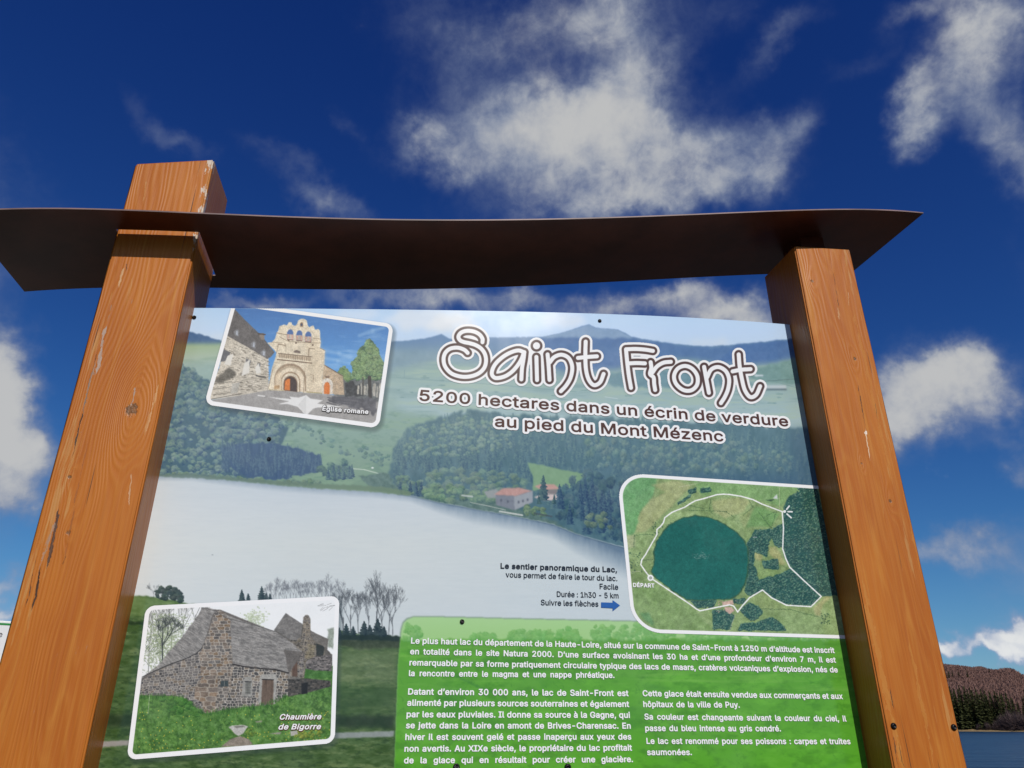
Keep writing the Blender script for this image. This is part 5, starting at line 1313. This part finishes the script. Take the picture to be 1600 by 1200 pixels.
# ridge of the hill across the water, from the photograph's skyline (azimuth -> elevation)
_sky = [(1380, 1012), (1440, 1030), (1478, 1037.5), (1500, 1040), (1520, 1043.5), (1530, 1042), (1545, 1046), (1558, 1047.5), (1566, 1045), (1576, 1044), (1584, 1047), (1592, 1052), (1600, 1055), (1640, 1066), (1720, 1078)]
_az = []; _tan = []
for p in _sky:
    d = ray(*p); _az.append(math.atan2(d[0], d[1])); _tan.append(d[2]/math.hypot(d[0], d[1]))
RIDGE_D = 1000.0
def ridge_h(a):
    a = (a+math.pi) % (2*math.pi)-math.pi
    return CAM.z+RIDGE_D*np.interp(a, [-math.pi, -1.2]+_az+[math.pi], [.03, .07]+_tan+[.03])
def ground_z(r_, a):
    aa = (a+math.pi) % (2*math.pi)-math.pi
    if abs(aa) > 1.35:
        return .2*math.sin(r_*.2)*sstep((r_-10)/40)-0.02 if r_ < 300 else 40*sstep((r_-300)/900)
    near = -(1.8*sstep((r_-5)/16))
    if r_ < 21: return near
    s_ = shore_r(aa)
    if r_ < s_-2: return -1.8-7*sstep((r_-21)/14) if r_ < 45 else -7.2
    base = LAKE_Z-.6+2.2*sstep((r_-s_+2)/16)
    top = ridge_h(aa)-9
    if r_ <= s_+45: return base+.02*(r_-s_)
    b0 = LAKE_Z+1.6+.9
    if r_ <= RIDGE_D: return b0+(top-b0)*sstep((r_-s_-45)/(RIDGE_D-s_-45))**.9
    return top-(top*.25)*sstep((r_-RIDGE_D)/1500)
tv, tf = terrain()
m, t, p = new_mat('pasture_and_moor')
tcn = N(t, 'ShaderNodeTexCoord')
f1 = noise(t, tcn.outputs['Object'], .02, 6, .65)[0]; f2 = noise(t, tcn.outputs['Object'], .5, 5, .65)[0]
geo = N(t, 'ShaderNodeNewGeometry'); sp = N(t, 'ShaderNodeSeparateXYZ'); t.links.new(geo.outputs['Position'], sp.inputs[0])
ln_ = vmath(t, 'LENGTH', geo.outputs['Position']).outputs['Value']
grass = mixc(t, maprange(t, f2, .35, .65), (.075, .062, .040), (.12, .098, .062))
reed = mixc(t, maprange(t, f2, .3, .7), (.22, .15, .075), (.32, .23, .12))
moor = mixc(t, maprange(t, f1, .35, .65), (.17, .092, .074), (.20, .115, .094))
far_ = mixc(t, maprange(t, ln_, 640, 668), reed, moor)
t.links.new(mixc(t, maprange(t, ln_, 300, 400), grass, far_), p.inputs['Base Color'])
p.inputs['Roughness'].default_value = .95; p.inputs['Specular IOR Level'].default_value = .1
ground = mesh_obj('ground', tv, tf, m, None, True)
tag(ground, 'grassy lake bank and moorland hill rising beyond the water', 'ground', None, 'structure')

# water
m, t, p = new_mat('lake_water')
tcn = N(t, 'ShaderNodeTexCoord')
mpn = N(t, 'ShaderNodeMapping'); t.links.new(tcn.outputs['Object'], mpn.inputs[0]); mpn.inputs['Scale'].default_value = (.35, 1.0, 1)
w1 = noise(t, mpn.outputs[0], .55, 6, .6, .3)[0]
w2 = noise(t, mpn.outputs[0], .06, 4, .6)[0]
w3 = noise(t, mpn.outputs[0], .16, 4, .6, .4)[0]
bp = N(t, 'ShaderNodeBump'); bp.inputs['Strength'].default_value = 1.0; bp.inputs['Distance'].default_value = .6
t.links.new(math_node(t, 'ADD', w1, math_node(t, 'MULTIPLY', w3, 3.0)), bp.inputs['Height']); t.links.new(bp.outputs[0], p.inputs['Normal'])
t.links.new(mixc(t, maprange(t, w2, .35, .65), (.005, .036, .085), (.012, .052, .105)), p.inputs['Base Color'])
p.inputs['Roughness'].default_value = .28; p.inputs['Specular IOR Level'].default_value = .22; p.inputs['IOR'].default_value = 1.33
bm = bmesh.new()
ring = [bm.verts.new((680*math.sin(a), 680*math.cos(a), LAKE_Z)) for a in np.linspace(-1.4, 1.4, 60)]
ring2 = [bm.verts.new((20*math.sin(a), 20*math.cos(a), LAKE_Z)) for a in np.linspace(-1.4, 1.4, 60)]
for i in range(59): bm.faces.new((ring2[i], ring[i], ring[i+1], ring2[i+1]))
bmesh.ops.recalc_face_normals(bm, faces=bm.faces)
lake_o = bm_obj('water', bm, m)
if lake_o.data.polygons[0].normal.z < 0: lake_o.data.flip_normals()
tag(lake_o, 'rippled deep blue lake beyond the right post', 'water', None, 'structure')

# bare beech wood on the hill: one mass, thousands of crowns made of upright twig blades
def azp(px): d = ray(px, 1100); return math.atan2(d[0], d[1])
A0, A1 = azp(1390), azp(1720)
V, Fc = [], []
wr = np.random.default_rng(11)
for _ in range(170000):
    a = wr.uniform(A0, A1); s_ = shore_r(a)
    r_ = s_+58+(RIDGE_D+15-s_-58)*math.sqrt(wr.random())
    x, y = r_*math.sin(a), r_*math.cos(a); zg = ground_z(r_, a)
    hh = wr.uniform(4.5, 8.0)*(1+.25*math.sin(x*.031+y*.017)*math.sin(x*.011-y*.023))
    bw = wr.uniform(.12, .34); th2 = wr.uniform(0, math.pi)
    dx_, dy_ = bw*math.cos(th2), bw*math.sin(th2)
    lx_, ly_ = wr.normal(0, 1.2, 2)
    b = len(V)
    V += [(x-dx_*.4, y-dy_*.4, zg+hh*.1), (x+dx_*.4, y+dy_*.4, zg+hh*.1), (x+dx_+lx_, y+dy_+ly_, zg+hh*wr.uniform(.8, 1)), (x-dx_+lx_, y-dy_+ly_, zg+hh*wr.uniform(.8, 1))]
    Fc.append((b, b+1, b+2, b+3))
m, t, p = new_mat('bare_twigs')
tcn = N(t, 'ShaderNodeTexCoord')
f1 = noise(t, tcn.outputs['Object'], .018, 5, .65)[0]; f2 = noise(t, tcn.outputs['Object'], .25, 3, .6)[0]
cA = mixc(t, maprange(t, f1, .35, .65), (.20, .108, .085), (.25, .142, .115))
t.links.new(mixc(t, maprange(t, f2, .3, .7), cA, (.21, .128, .108)), p.inputs['Base Color'])
p.inputs['Roughness'].default_value = .95; p.inputs['Specular IOR Level'].default_value = .05
bw_o = mesh_obj('bare_woodland', V, Fc, m)
tag(bw_o, 'reddish brown leafless woodland covering the hill across the lake', 'woodland', None, 'stuff')

# conifers along the far shore
M_needles = simple_mat('dark_needles', (.078, .088, .032), .8, .15, 0, .5, .6)
M_bark = simple_mat('conifer_bark', (.085, .065, .05), .9, .2, 0, .3, 2)
M_twig = simple_mat('grey_purple_twigs', (.12, .085, .082), .9, .1, 0, .3, .8)
def conifer_mesh(seed, h, w_):
    r_ = np.random.default_rng(seed)
    V, Fc = [], []
    tiers = 30
    for k_ in range(tiers):
        f = k_/(tiers-1); z = h*(.08+.90*f)
        rad = w_*(1-f)**.8*r_.uniform(.75, 1.1)+.25
        nb = int(16-8*f)
        for q in range(nb):
            th = 2*math.pi*(q+r_.random())/nb; L_ = rad*r_.uniform(.65, 1.15)
            drop = L_*r_.uniform(.15, .5); wd = .35+.20*L_
            ca, sa = math.cos(th), math.sin(th)
            for s in range(3):
                l0, l1 = L_*(.1+.3*s), L_*(.42+.3*s)
                b = len(V); zz = z+r_.uniform(-.4, .4)
                up = r_.uniform(-.5, .7)
                V += [(l0*ca-wd*sa, l0*sa+wd*ca, zz-drop*l0/L_), (l0*ca+wd*sa, l0*sa-wd*ca, zz-drop*l0/L_+up), (l1*ca+r_.uniform(-.3, .3), l1*sa+r_.uniform(-.3, .3), zz-drop*l1/L_+.2), ]
                Fc.append((b, b+1, b+2))
    V.append((0, 0, h)); b = len(V)
    V += [(.25, 0, h*.93), (-.25, 0, h*.93)]; Fc.append((b-1, b, b+1))
    V += [(0, .25, h*.93), (0, -.25, h*.93)]; Fc.append((b-1, b+2, b+3))
    return V, Fc
def trunk_mesh(h, r0):
    V, Fc = [], []; n_ = 8
    for z, r_ in ((-1.5, r0*1.2), (h*.3, r0*.8), (h*.7, r0*.4), (h*.97, .05)):
        V += [(r_*math.cos(2*math.pi*k_/n_), r_*math.sin(2*math.pi*k_/n_), z) for k_ in range(n_)]
    for i in range(3):
        for k_ in range(n_): Fc.append((i*n_+k_, i*n_+(k_+1) % n_, (i+1)*n_+(k_+1) % n_, (i+1)*n_+k_))
    return V, Fc
protos = []
for k_ in range(4):
    me_h = [25, 27, 23, 26][k_]
    protos.append((conifer_mesh(40+k_, me_h, [4.2, 4.6, 3.8, 5.0][k_]), trunk_mesh(me_h, .45)))
proto_me = []
for (cv, cf), (tv_, tf_) in protos:
    a_ = bpy.data.meshes.new('crown'); a_.from_pydata(cv, [], cf); a_.materials.append(M_needles)
    b_ = bpy.data.meshes.new('trunk'); b_.from_pydata(tv_, [], tf_); b_.materials.append(M_bark)
    proto_me.append((a_, b_))
def tree_thing(name, mes, label, group, locn, sc, rot):
    e = empty(name, Vector(locn)); e.scale = (sc[0], sc[0], sc[1]); e.rotation_euler = (0, 0, rot)
    tag(e, label, 'tree', group)
    for nm, me in zip(('crown', 'trunk'), mes):
        o_ = bpy.data.objects.new(nm, me); COL.objects.link(o_); o_.parent = e
    return e
cr_ = np.random.default_rng(5)
_top = [(1440, 1066), (1485, 1070), (1510, 1073), (1530, 1076), (1550, 1078), (1570, 1078), (1583, 1088), (1592, 1100), (1598, 1092), (1606, 1078), (1640, 1080)]
for row, (dist, step_) in enumerate(((30, 7.5), (20, 7.0), (11, 8.5))):
    px = 1446+row*2.5
    while px < 1640:
        px += step_*cr_.uniform(.7, 1.3)
        a = azp(px)
        r_ = shore_r(a)+dist+cr_.uniform(-2, 2)
        topy = np.interp(px, [q[0] for q in _top], [q[1] for q in _top])+cr_.uniform(-2, 5)+row*4.5
        if row == 2 and 1548 < px < 1592: continue
        z0 = ground_z(r_, a)-.3
        d = ray(px, topy); zt2 = CAM.z+r_*d[2]/math.hypot(d[0], d[1])
        hgt = max(zt2-z0, 8)
        k_ = int(cr_.integers(0, 4)); h0 = [25, 27, 23, 26][k_]
        tree_thing('conifer_tree', proto_me[k_], 'tall dark green conifer in the dense stand along the far lake shore', 'conifers along the far lake shore',
                   (r_*math.sin(a), r_*math.cos(a), z0), (min(1.15, hgt/h0*1.05), hgt/h0), cr_.uniform(0, 6))
# dark conifers scattered on the hillside
for px, py0, py1, w_, lab in ((1487, 1060, 1045, 1.0, 'leftmost small dark conifer among bare trees on the hillside'), (1492, 1060, 1047, 1.0, 'second small dark conifer from the left on the brown hillside'), (1498, 1057, 1048, 1.1, 'small dark conifer in the middle of the hillside row'), (1508, 1056, 1049, 1.5, 'broad low conifer in the hillside row'), (1522, 1057, 1047.5, 1.0, 'lone dark conifer standing right of the hillside row'), (1558, 1052, 1046, 1.3, 'dark rounded conifer near the top of the hill')):
    a = azp(px)
    d0 = ray(px, py0); tn = d0[2]/math.hypot(d0[0], d0[1])
    rr = 700.0
    while rr < 995 and CAM.z+rr*tn > ground_z(rr, a)+6: rr += 2
    z0 = ground_z(rr, a)
    d1 = ray(px, py1); zt2 = CAM.z+rr*d1[2]/math.hypot(d1[0], d1[1])
    hgt = max(zt2-z0, 9); k_ = int(px) % 4; h0 = [25, 27, 23, 26][k_]
    tree_thing('conifer_tree', proto_me[k_], lab, 'scattered conifers on the brown hill', (rr*math.sin(a), rr*math.cos(a), z0), (w_*hgt/h0*1.2, hgt/h0), px)
# leafless bushes at the water's edge
def bush_mesh(seed):
    r_ = np.random.default_rng(seed); V, Fc = [], []
    for _ in range(520):
        th = r_.uniform(0, 2*math.pi); el = math.acos(r_.uniform(0, 1)); L_ = r_.uniform(.55, 1.05)
        d_ = np.array([math.sin(el)*math.cos(th)*5.2, math.sin(el)*math.sin(th)*5.2, math.cos(el)*9.0])
        p0 = d_*L_*r_.uniform(.15, .6); p1 = d_*L_+r_.normal(0, .5, 3)
        q = np.cross(p1-p0, r_.normal(0, 1, 3)); q = q/np.linalg.norm(q)*r_.uniform(.05, .14)
        b = len(V); V += [tuple(p0-q), tuple(p0+q), tuple(p1)]; Fc.append((b, b+1, b+2))
    return V, Fc
bush_me = []
for k_ in range(3):
    cv, cf = bush_mesh(70+k_); a_ = bpy.data.meshes.new('crown'); a_.from_pydata(cv, [], cf); a_.materials.append(M_twig)
    tv_, tf_ = trunk_mesh(6, .2); b_ = bpy.data.meshes.new('trunk'); b_.from_pydata(tv_, [], tf_); b_.materials.append(M_bark); bush_me.append((a_, b_))
for px, sc, dd in ((1556, 1.0, 10), (1564, 1.15, 9), (1571, 1.4, 11), (1578, 1.5, 9), (1585, 1.45, 10), (1591, 1.2, 9), (1597, 1.0, 9), (1548, .7, 9), (1535, .6, 8), (1522, .5, 8), (1604, 1.2, 9)):
    a = azp(px); r_ = shore_r(a)+dd
    tree_thing('leafless_bush', bush_me[int(px) % 3], 'leafless greyish purple bush at the lake edge in front of the conifers', 'leafless bushes at the lake edge', (r_*math.sin(a), r_*math.cos(a), ground_z(r_, a)), (sc, sc), px)

# ------------------------------------------------------------------ the other notice board, far left
nb_d = 3.4
L_ = px_at(-150, 975, nb_d); Rr = px_at(48, 975, nb_d)
ux = (Rr-L_); ux[2] = 0; wid_ = np.linalg.norm(ux); ux /= wid_
uy = np.array([-ux[1], ux[0], 0])
topz = px_at(8, 970, nb_d)[2]
nb = empty('notice_board', Matrix(((ux[0], uy[0], 0, L_[0]), (ux[1], uy[1], 0, L_[1]), (0, 0, 1, -.02), (0, 0, 0, 1))))
tag(nb, 'small white notice board with green top line half hidden behind the left post', 'notice board')
def bx(name, x0, x1, y0, y1, z0, z1, mat, parent, bev=.0):
    bm = bmesh.new()
    vs = [bm.verts.new((x, y, z)) for z in (z0, z1) for x, y in ((x0, y0), (x1, y0), (x1, y1), (x0, y1))]
    for f_ in ((3, 2, 1, 0), (4, 5, 6, 7), (0, 1, 5, 4), (1, 2, 6, 5), (2, 3, 7, 6), (3, 0, 4, 7)): bm.faces.new([vs[k_] for k_ in f_])
    if bev: bmesh.ops.bevel(bm, geom=list(bm.edges), offset=bev, segments=2, affect='EDGES')
    return bm_obj(name, bm, mat, parent)
M_board = simple_mat('white_board_paint', (.78, .78, .77), .4, .4, 0, .03, 4)
M_green = simple_mat('green_board_line', (.02, .25, .05), .4)
M_black = simple_mat('black_letters', (.02, .02, .02), .5)
M_pole = simple_mat('galvanised_pole', (.42, .43, .44), .4, .5, .8, .15, 20)
tz = topz+.02
pn = bx('panel', 0, wid_, 0, .02, tz-.75, tz, M_board, nb, .004)
k_px = wid_/198.0
bx('green_stripe', .004, wid_-.004, -.0012, .004, tz-8*k_px, tz-4.5*k_px, M_green, nb)
for x in (.06, wid_-.10): bx('pole', x, x+.05, .021, .071, -.2, tz-.05, M_pole, nb, .004)
lc = (.02, .02, .02)
for body, py, px in (('e', 1000, 5.6), ('s', 1015, 4.2)):
    v, e = raw_text(body)
    sc_ = 9.5*k_px/CAPH; v = (v-[v[:, 0].max(), 0])*sc_
    xx = (px+150)*k_px; zz = tz-(py-970)*k_px
    sg = np.concatenate([v[e[:, 0]], v[e[:, 1]]], 1); st_ = .4*k_px; hw_ = .25*k_px
    D_, X, Y = dist_field(sg, v[:, 0].min()-3*k_px, v[:, 1].min()-3*k_px, v[:, 0].max()+3*k_px, v[:, 1].max()+3*k_px, st_, 3*k_px)
    ins = D_ < hw_; kc = ins[:-1, :-1] & ins[1:, :-1] & ins[1:, 1:] & ins[:-1, 1:]
    ink_mesh('letter', np.stack([X+xx, np.full(X.shape, -.0012), Y+zz], -1), np.full(X.shape+(3,), 40.0), kc, nb, M_print)
